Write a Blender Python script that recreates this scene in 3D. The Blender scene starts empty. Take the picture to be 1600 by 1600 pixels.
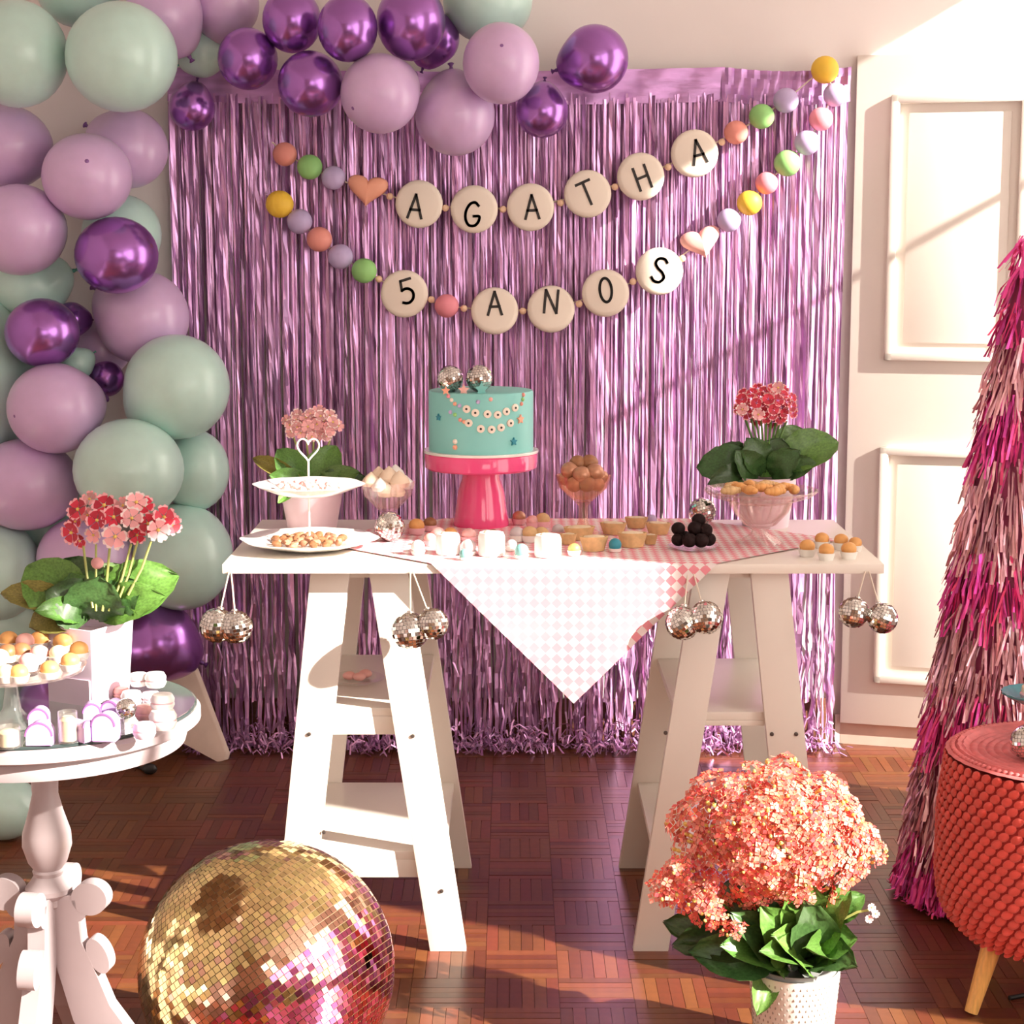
import bpy, bmesh, math, random
from mathutils import Vector, Matrix, Quaternion, Euler
from math import sin, cos, pi, atan2, sqrt, radians
random.seed(7)
S = bpy.context.scene
COL = S.collection

# ---------------------------------------------------------------- camera
F = 2900.0                      # focal length in pixels of a 1600 x 1600 picture
TH = math.atan(425 / 2900.0)    # downward pitch
H = 1.505                       # eye height
cam_d = bpy.data.cameras.new('camera'); cam = bpy.data.objects.new('camera', cam_d); COL.objects.link(cam)
cam.location = (0, 0, H); cam.rotation_euler = (pi / 2 - TH, 0, 0)
cam_d.sensor_width = 36; cam_d.lens = F / 1600 * 36; cam_d.clip_start = 0.05
S.camera = cam
# ---------------------------------------------------------------- light
S.view_settings.view_transform = 'Standard'; S.view_settings.look = 'None'
S.view_settings.gamma = 1; S.view_settings.use_curve_mapping = False
S.view_settings.exposure = 0.25
w = bpy.data.worlds.new('sky'); S.world = w; w.use_nodes = True
wn = w.node_tree.nodes; wl = w.node_tree.links
wn['Background'].inputs['Color'].default_value = (1.0, 0.91, 0.82, 1)
wn['Background'].inputs['Strength'].default_value = 3.6
sun_d = bpy.data.lights.new('sun', 'SUN'); sun = bpy.data.objects.new('sun', sun_d); COL.objects.link(sun)
sun_d.energy = 14.0; sun_d.angle = radians(0.6); sun_d.color = (1.0, 0.91, 0.80)
SUN = Vector((-.78, .42, -.46)).normalized()
sun.rotation_euler = SUN.to_track_quat('-Z', 'Y').to_euler()
sun.location = (6, -3, 6)
S.cycles.caustics_reflective = False; S.cycles.caustics_refractive = False
S.cycles.max_bounces = 10; S.cycles.transparent_max_bounces = 16
S.cycles.sample_clamp_indirect = 6.0

# ---------------------------------------------------------------- helpers
def P(px, py, Y):                       # the point at distance Y that shows at that pixel
    b = (800 - py) / F
    z = Y * (b * cos(TH) - sin(TH)) / (cos(TH) + b * sin(TH))
    d = Y * cos(TH) - z * sin(TH)
    return Vector(((px - 800) / F * d, Y, z + H))
def FL(px, py, z0=0.0):                 # the point at height z0 that shows at that pixel
    b = (800 - py) / F; z = z0 - H
    Y = z * (cos(TH) + b * sin(TH)) / (b * cos(TH) - sin(TH))
    return P(px, py, Y)
def SC(p):                              # metres per pixel at that point
    return (p[1] * cos(TH) - (p[2] - H) * sin(TH)) / F

def prop(o, label=None, cat=None, group=None, kind=None):
    if label: o['label'] = label
    if cat: o['category'] = cat
    if group: o['group'] = group
    if kind: o['kind'] = kind
    return o
def thing(name, label, cat, loc=(0, 0, 0), group=None, rotz=0):
    o = bpy.data.objects.new(name, None); COL.objects.link(o)
    o.empty_display_size = .05; o.location = loc; o.rotation_euler = (0, 0, rotz)
    return prop(o, label, cat, group)
def wloc(o):
    v = Vector((0, 0, 0))
    while o is not None:
        v = v + o.location; o = o.parent
    return v

class MB:
    def __init__(s): s.v = []; s.f = []; s.m = []; s.uv = None
    def add(s, vs, fs, m=0, M=None):
        n = len(s.v)
        for q in vs:
            q = Vector(q)
            s.v.append(M @ q if M is not None else q)
        for fc in fs: s.f.append([n + i for i in fc]); s.m.append(m)
        return s
    def box(s, c, sz, R=None, m=0):
        c = Vector(c); x, y, z = sz[0] / 2, sz[1] / 2, sz[2] / 2
        vs = [Vector(p) for p in ((-x, -y, -z), (x, -y, -z), (x, y, -z), (-x, y, -z), (-x, -y, z), (x, -y, z), (x, y, z), (-x, y, z))]
        if R is not None: vs = [R @ p for p in vs]
        return s.add([p + c for p in vs], ((0, 3, 2, 1), (4, 5, 6, 7), (0, 1, 5, 4), (1, 2, 6, 5), (2, 3, 7, 6), (3, 0, 4, 7)), m)
    def prism(s, poly, vec, m=0):       # 3-D polygon swept along vec
        n = len(poly); a = [Vector(p) for p in poly]; vec = Vector(vec)
        fs = [list(range(n))[::-1], list(range(n, 2 * n))] + [[i, (i + 1) % n, n + (i + 1) % n, n + i] for i in range(n)]
        return s.add(a + [p + vec for p in a], fs, m)
    def lathe(s, prof, n=24, c=(0, 0, 0), M=None, m=0, wob=None):
        c = Vector(c); vs = []; fs = []
        for r, z in prof:
            for i in range(n):
                a = 2 * pi * i / n
                rr = r * (wob(a, z) if wob else 1)
                vs.append(Vector((rr * cos(a), rr * sin(a), z)))
        k = len(prof)
        for j in range(k - 1):
            for i in range(n):
                fs.append((j * n + i, j * n + (i + 1) % n, (j + 1) * n + (i + 1) % n, (j + 1) * n + i))
        if prof[0][0] > 1e-5: fs.append(list(range(n))[::-1])
        if prof[-1][0] > 1e-5: fs.append([(k - 1) * n + i for i in range(n)])
        if M is not None: vs = [M @ q for q in vs]
        return s.add([q + c for q in vs], fs, m)
    def ball(s, c, r, n=16, k=10, sc=(1, 1, 1), m=0, R=None):
        prof = [(max(1e-6, r * sin(pi * j / k)), -r * cos(pi * j / k)) for j in range(k + 1)]
        M = Matrix.Diagonal(Vector(sc))
        if R is not None: M = R @ M
        return s.lathe(prof, n, c, M, m)
    def tube(s, pts, r, n=8, m=0, cap=True):
        pts = [Vector(p) for p in pts]; k = len(pts); rs = r if isinstance(r, (list, tuple)) else [r] * k
        vs = []; fs = []; up = Vector((0.13, 0.21, 1)).normalized(); prev = None
        for i, p in enumerate(pts):
            t = (pts[min(i + 1, k - 1)] - pts[max(i - 1, 0)])
            t = t.normalized() if t.length > 1e-9 else Vector((0, 0, 1))
            if prev is None:
                a = t.cross(up)
                if a.length < 1e-3: a = t.cross(Vector((1, 0, 0)))
            else: a = prev - t * prev.dot(t)
            a.normalize(); prev = a; b = t.cross(a)
            for j in range(n):
                q = 2 * pi * j / n
                vs.append(p + (a * cos(q) + b * sin(q)) * rs[i])
        for i in range(k - 1):
            for j in range(n):
                fs.append((i * n + j, i * n + (j + 1) % n, (i + 1) * n + (j + 1) % n, (i + 1) * n + j))
        if cap: fs.append(list(range(n))[::-1]); fs.append([(k - 1) * n + j for j in range(n)])
        return s.add(vs, fs, m)
    def mesh(s, name, mats, smooth=True, origin=None, bevel=0, angle=40):
        me = bpy.data.meshes.new(name)
        o = Vector(origin) if origin is not None else Vector((0, 0, 0))
        me.from_pydata([tuple(q - o) for q in s.v], [], s.f)
        mats = mats if isinstance(mats, (list, tuple)) else [mats]
        for mt in mats: me.materials.append(mt)
        if len(mats) > 1: me.polygons.foreach_set('material_index', s.m)
        if s.uv:
            ul = me.uv_layers.new(name='UVMap')
            for p in me.polygons:
                for li in p.loop_indices: ul.data[li].uv = s.uv[me.loops[li].vertex_index]
        bm = bmesh.new(); bm.from_mesh(me)
        if bevel:
            es = [e for e in bm.edges if len(e.link_faces) == 2 and e.calc_face_angle(0) > .6]
            bmesh.ops.bevel(bm, geom=es, offset=bevel, segments=2, profile=.6, affect='EDGES', clamp_overlap=True)
        if not getattr(s, 'open', False): bmesh.ops.recalc_face_normals(bm, faces=bm.faces)
        bm.to_mesh(me); bm.free()
        if smooth:
            me.polygons.foreach_set('use_smooth', [True] * len(me.polygons))
            try: me.set_sharp_from_angle(angle=radians(angle))
            except Exception: pass
        me.update()
        return me
    def build(s, name, mats, parent=None, smooth=True, bevel=0, origin=None, angle=40):
        if parent is not None: origin = wloc(parent)
        me = s.mesh(name, mats, smooth, origin, bevel, angle)
        o = bpy.data.objects.new(name, me); COL.objects.link(o)
        if parent is not None: o.parent = parent
        elif origin is not None: o.location = origin
        return o
def inst(name, me, parent=None, loc=(0, 0, 0), rot=None, scale=None):
    o = bpy.data.objects.new(name, me); COL.objects.link(o); o.location = loc
    if rot is not None:
        o.rotation_mode = 'QUATERNION'; o.rotation_quaternion = rot
    if scale is not None: o.scale = scale
    if parent is not None: o.parent = parent
    return o
def copy_tree(o, parent=None):
    c = o.copy(); COL.objects.link(c)
    if parent is not None: c.parent = parent
    for ch in list(o.children): copy_tree(ch, c)
    return c

# ---------------------------------------------------------------- materials
def mat(name, col, rough=.5, metal=0.0, var=.06, scale=14, coat=0, sss=0, bump=0, island=0, trans=0, spec=None, sheen=0, stretch=None, hue=0):
    m = bpy.data.materials.new(name); m.use_nodes = True
    nt = m.node_tree; N = nt.nodes; L = nt.links; b = N['Principled BSDF']
    b.inputs['Roughness'].default_value = rough; b.inputs['Metallic'].default_value = metal
    if coat: b.inputs['Coat Weight'].default_value = coat; b.inputs['Coat Roughness'].default_value = .08
    if spec is not None: b.inputs['Specular IOR Level'].default_value = spec
    if sheen: b.inputs['Sheen Weight'].default_value = sheen
    if sss:
        b.inputs['Subsurface Weight'].default_value = sss; b.inputs['Subsurface Radius'].default_value = (.02, .015, .012)
    c = col + (1,) if len(col) == 3 else col
    tc = N.new('ShaderNodeTexCoord'); nz = N.new('ShaderNodeTexNoise'); nz.inputs['Scale'].default_value = scale; nz.inputs['Detail'].default_value = 3
    src = tc.outputs['Object']
    if stretch:
        mp = N.new('ShaderNodeMapping'); mp.inputs['Scale'].default_value = stretch; L.new(src, mp.inputs['Vector']); src = mp.outputs['Vector']
    L.new(src, nz.inputs['Vector'])
    hsv = N.new('ShaderNodeHueSaturation'); hsv.inputs['Color'].default_value = c
    mr = N.new('ShaderNodeMapRange'); mr.inputs['From Min'].default_value = .3; mr.inputs['From Max'].default_value = .7
    mr.inputs['To Min'].default_value = 1 - var; mr.inputs['To Max'].default_value = 1 + var
    L.new(nz.outputs['Fac'], mr.inputs['Value'])
    val = mr.outputs['Result']
    if island:
        gm = N.new('ShaderNodeNewGeometry'); oi = N.new('ShaderNodeObjectInfo')
        ad = N.new('ShaderNodeMath'); ad.operation = 'ADD'; L.new(gm.outputs['Random Per Island'], ad.inputs[0]); L.new(oi.outputs['Random'], ad.inputs[1])
        fr = N.new('ShaderNodeMath'); fr.operation = 'FRACT'; L.new(ad.outputs[0], fr.inputs[0])
        m2 = N.new('ShaderNodeMapRange'); m2.inputs['To Min'].default_value = 1 - island; m2.inputs['To Max'].default_value = 1 + island
        L.new(fr.outputs[0], m2.inputs['Value'])
        mu = N.new('ShaderNodeMath'); mu.operation = 'MULTIPLY'; L.new(val, mu.inputs[0]); L.new(m2.outputs['Result'], mu.inputs[1]); val = mu.outputs[0]
        if hue:
            f2 = N.new('ShaderNodeMath'); f2.operation = 'MULTIPLY'; f2.inputs[1].default_value = 7.31; L.new(fr.outputs[0], f2.inputs[0])
            f3 = N.new('ShaderNodeMath'); f3.operation = 'FRACT'; L.new(f2.outputs[0], f3.inputs[0])
            m3 = N.new('ShaderNodeMapRange'); m3.inputs['To Min'].default_value = .5 - hue; m3.inputs['To Max'].default_value = .5 + hue
            L.new(f3.outputs[0], m3.inputs['Value']); L.new(m3.outputs['Result'], hsv.inputs['Hue'])
    L.new(val, hsv.inputs['Value']); L.new(hsv.outputs['Color'], b.inputs['Base Color'])
    if bump:
        bp = N.new('ShaderNodeBump'); bp.inputs['Strength'].default_value = bump; bp.inputs['Distance'].default_value = .002
        L.new(nz.outputs['Fac'], bp.inputs['Height']); L.new(bp.outputs['Normal'], b.inputs['Normal'])
    return m
def glass(name, tint=(.96, .96, .95), gloss=(1, 1, 1), rough=.03, milk=.04, base=.05):
    m = bpy.data.materials.new(name); m.use_nodes = True
    nt = m.node_tree; N = nt.nodes; L = nt.links; N.remove(N['Principled BSDF']); out = N['Material Output']
    t = N.new('ShaderNodeBsdfTransparent'); t.inputs['Color'].default_value = tint + (1,)
    g = N.new('ShaderNodeBsdfGlossy'); g.inputs['Color'].default_value = gloss + (1,); g.inputs['Roughness'].default_value = rough
    lw = N.new('ShaderNodeLayerWeight'); lw.inputs['Blend'].default_value = .5
    pw = N.new('ShaderNodeMath'); pw.operation = 'POWER'; pw.inputs[1].default_value = 3.0; L.new(lw.outputs['Facing'], pw.inputs[0])
    a = N.new('ShaderNodeMath'); a.operation = 'MULTIPLY_ADD'; a.inputs[1].default_value = .55; a.inputs[2].default_value = base; a.use_clamp = True; L.new(pw.outputs[0], a.inputs[0])
    nz = N.new('ShaderNodeTexNoise'); nz.inputs['Scale'].default_value = 30
    bp = N.new('ShaderNodeBump'); bp.inputs['Strength'].default_value = .05; L.new(nz.outputs['Fac'], bp.inputs['Height'])
    L.new(bp.outputs['Normal'], g.inputs['Normal'])
    mx = N.new('ShaderNodeMixShader'); L.new(a.outputs[0], mx.inputs[0]); L.new(t.outputs[0], mx.inputs[1]); L.new(g.outputs[0], mx.inputs[2])
    df = N.new('ShaderNodeBsdfDiffuse'); df.inputs['Color'].default_value = gloss + (1,)
    m2 = N.new('ShaderNodeMixShader'); m2.inputs[0].default_value = milk; L.new(mx.outputs[0], m2.inputs[1]); L.new(df.outputs[0], m2.inputs[2])
    L.new(m2.outputs[0], out.inputs['Surface'])
    return m

M = {}
M['wall'] = mat('wall_paint', (.84, .77, .75), .75, var=.02, scale=3)
M['wall_warm'] = mat('warm_brown_wall', (.42, .27, .19), .7, var=.05, scale=3)  # invented colour for the unseen front wall, dims and warms the fill
M['ceiling'] = mat('ceiling_paint', (.88, .84, .81), .8, var=.02, scale=3)
M['door'] = mat('door_paint', (.86, .80, .73), .45, var=.02, scale=4)
M['white'] = mat('white_lacquer', (.84, .775, .70), .32, var=.02, scale=6)
M['round'] = mat('pale_lilac_lacquer', (.46, .385, .40), .4, var=.05, scale=9)
M['base'] = mat('dark_subfloor', (.05, .022, .014), .6)
M['slat'] = mat('parquet_wood', (.155, .047, .019), .30, var=.14, scale=45, island=.30, hue=.012, spec=.42)
M['skirting'] = mat('brown_baseboard', (.17, .07, .04), .35, var=.2, scale=20, stretch=(1, 8, 8))
M['mint'] = mat('mint_latex', (.56, .80, .73), .28, var=.03, scale=3, coat=.25, sss=.15)
M['mint_dark'] = mat('mint_latex_knot', (.10, .42, .34), .35)
M['lilac'] = mat('lilac_latex', (.67, .46, .73), .28, var=.03, scale=3, coat=.25, sss=.15)
M['lilac_dark'] = mat('lilac_latex_knot', (.24, .10, .33), .35)
M['chrome'] = mat('purple_chrome_latex', (.40, .17, .54), .24, .85, var=.04, scale=3)
M['chrome_dark'] = mat('purple_chrome_knot', (.13, .05, .20), .3, .6)
M['foil'] = mat('purple_foil', (.68, .37, .67), .30, .60, var=.10, scale=30, island=.42, hue=.025)
M['foil_band'] = mat('purple_foil_header', (.60, .32, .64), .34, .55, var=.18, scale=16, stretch=(.6, 1, 3), bump=.9)
M['string'] = mat('pale_string', (.80, .70, .58), .7)
M['cream'] = mat('cream_foam', (.90, .80, .68), .55, var=.02, scale=8)
M['ink'] = mat('black_print', (.02, .016, .014), .5)
M['b_coral'] = mat('coral_foam', (.86, .33, .27), .55); M['b_green'] = mat('green_foam', (.32, .66, .22), .55)
M['b_lilac'] = mat('lilac_foam', (.56, .45, .72), .55); M['b_yellow'] = mat('yellow_foam', (.95, .60, .06), .55)
M['b_pink'] = mat('pink_foam', (.90, .30, .36), .55); M['b_peach'] = mat('peach_foam', (.92, .42, .28), .5)
M['b_rose'] = mat('rose_foam', (.90, .47, .42), .5)
M['spacer'] = mat('peach_spacer', (.90, .62, .42), .5)
M['mirror'] = mat('silver_mirror', (.86, .84, .80), .05, 1.0, var=.03, island=.10)
M['grout'] = mat('mirror_ball_core', (.25, .22, .20), .5)
M['gold'] = mat('gold_mirror', (.85, .66, .30), .10, 1.0, var=.05, island=.22, hue=.015)
M['copper'] = mat('copper_mirror', (.84, .50, .36), .10, 1.0, var=.05, island=.12)
M['magenta'] = mat('magenta_mirror', (.82, .22, .40), .08, 1.0, var=.06, island=.35, hue=.05)
M['ballcore'] = mat('gold_ball_core', (.24, .15, .07), .5)
M['teal'] = mat('teal_fondant', (.24, .62, .58), .42, var=.03, scale=6)
M['teal_dark'] = mat('dark_teal_fondant', (.03, .26, .34), .45)
M['hotpink'] = mat('hot_pink_glaze', (.90, .09, .27), .14, var=.02, coat=.5)
M['porcelain'] = mat('white_porcelain', (.90, .87, .83), .16, var=.02, coat=.4)
M['metal'] = mat('pale_metal', (.80, .76, .72), .2, .9)
M['black'] = mat('black_plastic', (.015, .013, .013), .4)
M['glass'] = glass('clear_glass'); M['roseglass'] = glass('rose_glass', (.985, .88, .80), (1, .80, .66), .05, .04)
M['pinkglass'] = glass('pale_pink_crystal', (.985, .95, .945), (1, .92, .90), .04, .05, .07)
M['tabletop'] = mat('grey_green_mirror_glass', (.60, .66, .62), .04, .95, var=.02)
M['glass_edge'] = mat('dark_glass_edge', (.05, .07, .07), .1)
M['tan'] = mat('tan_pastry', (.70, .46, .22), .6, var=.15, scale=60, bump=.3)
M['cream_fill'] = mat('cream_filling', (.82, .68, .45), .5, var=.1, scale=70)
M['orange'] = mat('orange_candy', (.80, .40, .13), .5, var=.12, scale=60)
M['brown'] = mat('milk_chocolate', (.33, .14, .06), .45, var=.15, scale=80, bump=.4)
M['dark'] = mat('dark_chocolate', (.016, .007, .007), .6, spec=.15, var=.3, scale=150, bump=.8)
M['copper_c'] = mat('copper_candy', (.52, .25, .15), .3, .3, var=.15, scale=80, bump=.4)
M['pinkcandy'] = mat('pink_candy', (.86, .48, .46), .5, var=.12, scale=90)
M['cup_pink'] = mat('pink_paper_cup', (.88, .52, .56), .6); M['cup_white'] = mat('white_paper_cup', (.86, .83, .78), .6)
M['white_sugar'] = mat('white_icing', (.90, .88, .85), .5, var=.04, scale=50, bump=.3)
M['meringue'] = mat('peach_meringue', (.90, .72, .55), .55, var=.06, scale=40)
M['grey_c'] = mat('grey_lilac_candy', (.62, .55, .56), .4)
M['lilac_box'] = mat('lilac_card', (.66, .46, .82), .55); M['lilac_in'] = mat('plum_card', (.30, .12, .34), .6)
M['pot_lilac'] = mat('lilac_paper', (.80, .66, .78), .5, var=.05, scale=8)
M['pot_pink'] = mat('pale_pink_ceramic', (.86, .66, .74), .3, var=.04)
M['pot_white'] = mat('white_ceramic', (.86, .82, .77), .35)
M['pot_dark'] = mat('grey_pot_liner', (.32, .33, .32), .5)
M['dimple_shade'] = mat('painted_dimple_shade', (.40, .34, .29), .6)  # grey-beige paints the shade of hollows that are not cut in
M['soil'] = mat('soil', (.05, .03, .02), .9, var=.4, scale=90)
M['leaf'] = mat('green_leaf', (.09, .20, .035), .42, var=.3, scale=26, island=.3, hue=.012)
M['leaf_dark'] = mat('dark_green_leaf', (.045, .11, .030), .38, var=.3, scale=26, island=.3, hue=.012)
M['leaf_yellow'] = mat('olive_leaf', (.30, .27, .07), .5, var=.3, scale=26, island=.25)
M['stem'] = mat('pale_stem', (.38, .42, .12), .5)
M['pet_red'] = mat('crimson_petal', (.56, .022, .055), .5, var=.15, scale=40, island=.3); M['pet_rim'] = mat('pink_petal_rim', (.92, .46, .50), .55)
M['pet_pink'] = mat('pale_pink_petal', (.90, .42, .44), .55, var=.12, scale=50, island=.2)
M['pet_dusty'] = mat('dusty_pink_petal', (.74, .36, .36), .6, var=.15, scale=50, island=.25)
M['pet_white'] = mat('blush_white_petal', (.90, .72, .70), .6)
M['pet_coral'] = mat('coral_petal', (.74, .11, .075), .55, var=.15, scale=60, island=.35, hue=.012)
M['pet_light'] = mat('salmon_petal', (.85, .28, .21), .55, var=.12, scale=60, island=.25)
M['pollen'] = mat('yellow_centre', (.85, .62, .16), .6)
M['knit'] = mat('coral_knit', (.80, .085, .060), .75, var=.10, scale=70, bump=.5, island=.1, sheen=.3)
M['knit_core'] = mat('deep_red_knit', (.36, .025, .022), .85)
M['knit_top'] = mat('rose_knit', (.70, .17, .17), .7, var=.15, scale=40, bump=.6)
M['legwood'] = mat('golden_wood', (.76, .42, .12), .4, var=.15, scale=20, stretch=(10, 10, 1))
M['tin_hot'] = mat('hot_pink_tinsel', (.96, .09, .40), .28, .45, var=.12, scale=30, island=.40, hue=.03)
M['tin_dusty'] = mat('rose_tinsel', (.97, .50, .57), .24, .50, var=.12, scale=30, island=.45, hue=.02)
M['tin_core'] = mat('dark_pink_core', (.30, .03, .10), .6)
M['teal_plate'] = mat('teal_glazed_plate', (.08, .34, .40), .2)
M['screw'] = mat('dark_screw', (.12, .10, .09), .35, .6)
M['beige'] = mat('beige_board', (.72, .56, .47), .5)

# checked cloth (printed, in the cloth's own coordinates)
def cloth_mat():
    m = bpy.data.materials.new('pink_check_cloth'); m.use_nodes = True
    N = m.node_tree.nodes; L = m.node_tree.links; b = N['Principled BSDF']; b.inputs['Roughness'].default_value = .8
    uv = N.new('ShaderNodeUVMap'); ch = N.new('ShaderNodeTexChecker'); ch.inputs['Scale'].default_value = 1 / .0165
    ch.inputs['Color1'].default_value = (.82, .20, .27, 1); ch.inputs['Color2'].default_value = (.88, .80, .78, 1)
    L.new(uv.outputs['UV'], ch.inputs['Vector'])
    nz = N.new('ShaderNodeTexNoise'); nz.inputs['Scale'].default_value = 5
    mx = N.new('ShaderNodeMix'); mx.data_type = 'RGBA'; mx.inputs['B'].default_value = (.90, .66, .66, 1)
    mr = N.new('ShaderNodeMapRange'); mr.inputs['To Min'].default_value = .12; mr.inputs['To Max'].default_value = .35
    L.new(nz.outputs['Fac'], mr.inputs['Value']); L.new(mr.outputs['Result'], mx.inputs['Factor'])
    L.new(ch.outputs['Color'], mx.inputs['A']); L.new(mx.outputs['Result'], b.inputs['Base Color'])
    return m
M['cloth'] = cloth_mat()

# ---------------------------------------------------------------- the room
YW, XL, XR, ZC, YF = 5.46, -2.0, 2.5, 3.1, -1.6
def struct(name, mb, m, bevel=0):
    return prop(mb.build(name, m, None, bevel=bevel), kind='structure')
struct('wall_back', MB().box(((XL + XR) / 2, YW + .06, ZC / 2), (XR - XL + .4, .12, ZC + .1)), M['wall'])
struct('wall_left', MB().box((XL - .06, (YW + YF) / 2, ZC / 2), (.12, YW - YF, ZC)), M['wall'])
struct('ceiling', MB().box(((XL + XR) / 2, (YW + YF) / 2, ZC + .06), (XR - XL + .4, YW - YF + .4, .12)), M['ceiling'])
# right wall with two sun windows plus one added opening, listed first, for sky fill (y0, y1, z0, z1)
wins = [(-1.3, .2, 1.3, 2.90), (.45, 2.585, .35, 2.90), (4.13, 5.36, .25, 2.96)]
rw = MB(); ys = [YF] + [q for w_ in wins for q in w_[:2]] + [YW]
for a, b_ in ((0, 1), (2, 3), (4, 5), (6, 7)): rw.box((XR + .04, (ys[a] + ys[b_]) / 2, ZC / 2), (.08, ys[b_] - ys[a], ZC))
for y0, y1, z0, z1 in wins:
    rw.box((XR + .04, (y0 + y1) / 2, z0 / 2), (.08, y1 - y0, z0)); rw.box((XR + .04, (y0 + y1) / 2, (z1 + ZC) / 2), (.08, y1 - y0, ZC - z1))
struct('wall_right', rw, M['wall'])
for i, (y0, y1, z0, z1) in enumerate(wins):
    fr = MB()
    for yy in (y0 + .015, y1 - .015): fr.box((XR + .04, yy, (z0 + z1) / 2), (.05, .03, z1 - z0))
    for zz in (z0 + .015, z1 - .015): fr.box((XR + .04, (y0 + y1) / 2, zz), (.05, y1 - y0, .03))
    if i == 2: fr.box((XR + .04, (y0 + y1) / 2, 2.31), (.02, y1 - y0, .018))
    elif i == 1: fr.box((XR + .04, 1.2, (z0 + z1) / 2), (.04, .03, z1 - z0))
    struct('window_%d' % (i + 1), fr, M['white'])  # the first frame belongs to the opening added for fill light
# unseen front wall behind the camera, browned to warm the shade, with one window
fw = MB(); ox0, ox1, oz0, oz1 = .2, 2.0, .9, 2.5
fw.box(((XL + ox0) / 2, YF - .05, ZC / 2), (ox0 - XL, .1, ZC)); fw.box(((XR + ox1) / 2, YF - .05, ZC / 2), (XR - ox1, .1, ZC))
fw.box(((ox0 + ox1) / 2, YF - .05, (ZC + oz1) / 2), (ox1 - ox0, .1, ZC - oz1)); fw.box(((ox0 + ox1) / 2, YF - .05, oz0 / 2), (ox1 - ox0, .1, oz0))
struct('wall_front', fw, M['wall_warm'])
fo = MB()
for xx in (ox0 + .03, (ox0 + ox1) / 2, ox1 - .03): fo.box((xx, YF - .05, (oz0 + oz1) / 2), (.06, .06, oz1 - oz0))
for zz_ in (oz0 + .03, oz1 - .03): fo.box(((ox0 + ox1) / 2, YF - .05, zz_), (ox1 - ox0, .06, .06))
struct('window_4', fo, M['white'])
# floor: dark bed and basket-weave parquet on it
floor = struct('floor', MB().box(((XL + XR) / 2, (YW + YF) / 2, -.056), (XR - XL + .3, YW - YF + .2, .1)), M['base'])
SB, NS = .15, 6; sw = SB / NS
slat_me = MB().box((0, 0, 0), (sw - .0009, SB - .0009, .006)).mesh('parquet_slat', M['slat'], False)
slots = []
for i in range(-14, 15):
    for j in range(0, 28):
        bx, by = i * SB + .02, 1.32 + j * SB + .0
        if by > YW - SB / 2 + .02 or bx < XL + .1 or bx > XR - .1: continue
        for k in range(NS):
            o = (k - (NS - 1) / 2) * sw
            if (i + j) % 2: slots.append((bx + o, by, 0))
            else: slots.append((bx, by + o, 1))
def floor_view(s):
    d = s[1] * cos(TH) + H * sin(TH); x = 800 + F * s[0] / d; y = 800 + F * (H * cos(TH) - s[1] * sin(TH)) / d
    return x, y
vis = [s for s in slots if -20 < floor_view(s)[0] < 1620 and floor_view(s)[1] < 1625]
# the slats nearest the lens that are not under table, ball, pot or pouf
def hidden(s):
    x, y = floor_view(s)
    return (x - 418) ** 2 + (y - 1535) ** 2 < 195 ** 2 or (x < 200 and y > 1480) or (1180 < x < 1310 and y > 1480) or (x > 1480 and y < 1520) or (1040 < x < 1380 and y < 1450) or (x < 300 and y < 1190)
near = sorted([s for s in vis if not hidden(s)], key=lambda s: s[1])[:300]
ns = set(near)
rest = MB()
for s in slots:
    dz = random.uniform(-.0005, .0005)
    if s in ns:
        o = inst('parquet_slat', slat_me, floor, (s[0], s[1], -.003 + dz), Quaternion((0, 0, 1), pi / 2 if s[2] else 0))
    else:
        rest.box((s[0], s[1], -.003 + dz), ((SB - .0009, sw - .0009, .006) if s[2] else (sw - .0009, SB - .0009, .006)))
o = rest.build('parquet', M['slat'], floor, False); o['kind'] = 'stuff'

struct('baseboard_back', MB().box((-.51, YW - .008, .07), (2.96, .016, .138)), M['skirting'], .002)
struct('baseboard_right', MB().box((1.7, YW - .004, .045), (1.45, .012, .09)), M['wall'])
# panelled door leaf, opened a little towards the room
DA = radians(-15)
door = thing('door_1', None, None, P(1326, 600, 5.43)); door['kind'] = 'structure'
door.location.z = 0; door.rotation_euler = (0, 0, DA)
DH = P(1326, 86, 5.43).z
def dl(px, py):                       # pixel -> (u, z) on the door's face
    e = Vector((cos(DA), sin(DA), 0)); lo = door.location
    b = (px - 800) / F; q = (800 - py) / F
    # ray: direction in world
    r = Vector((b, cos(TH) + q * sin(TH), q * cos(TH) - sin(TH)))
    n = Vector((-sin(DA), cos(DA), 0)); t = (lo - Vector((0, 0, 0))).dot(n) / r.dot(n)
    p = r * t; return (p - Vector((lo.x, lo.y, 0))).dot(e), p.z + H
def dpart(name, mb, m, bevel=0):
    me = mb.mesh(name, m, True, None, bevel); o = bpy.data.objects.new(name, me); COL.objects.link(o); o.parent = door; return o
z0d = .068
dpart('door_leaf', MB().box((.46, .022, (DH + z0d) / 2), (.92, .04, DH - z0d)), M['door'], .002)
dpart('threshold', MB().box((.46, .03, z0d / 2), (.92, .02, z0d)), M['beige'])
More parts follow.
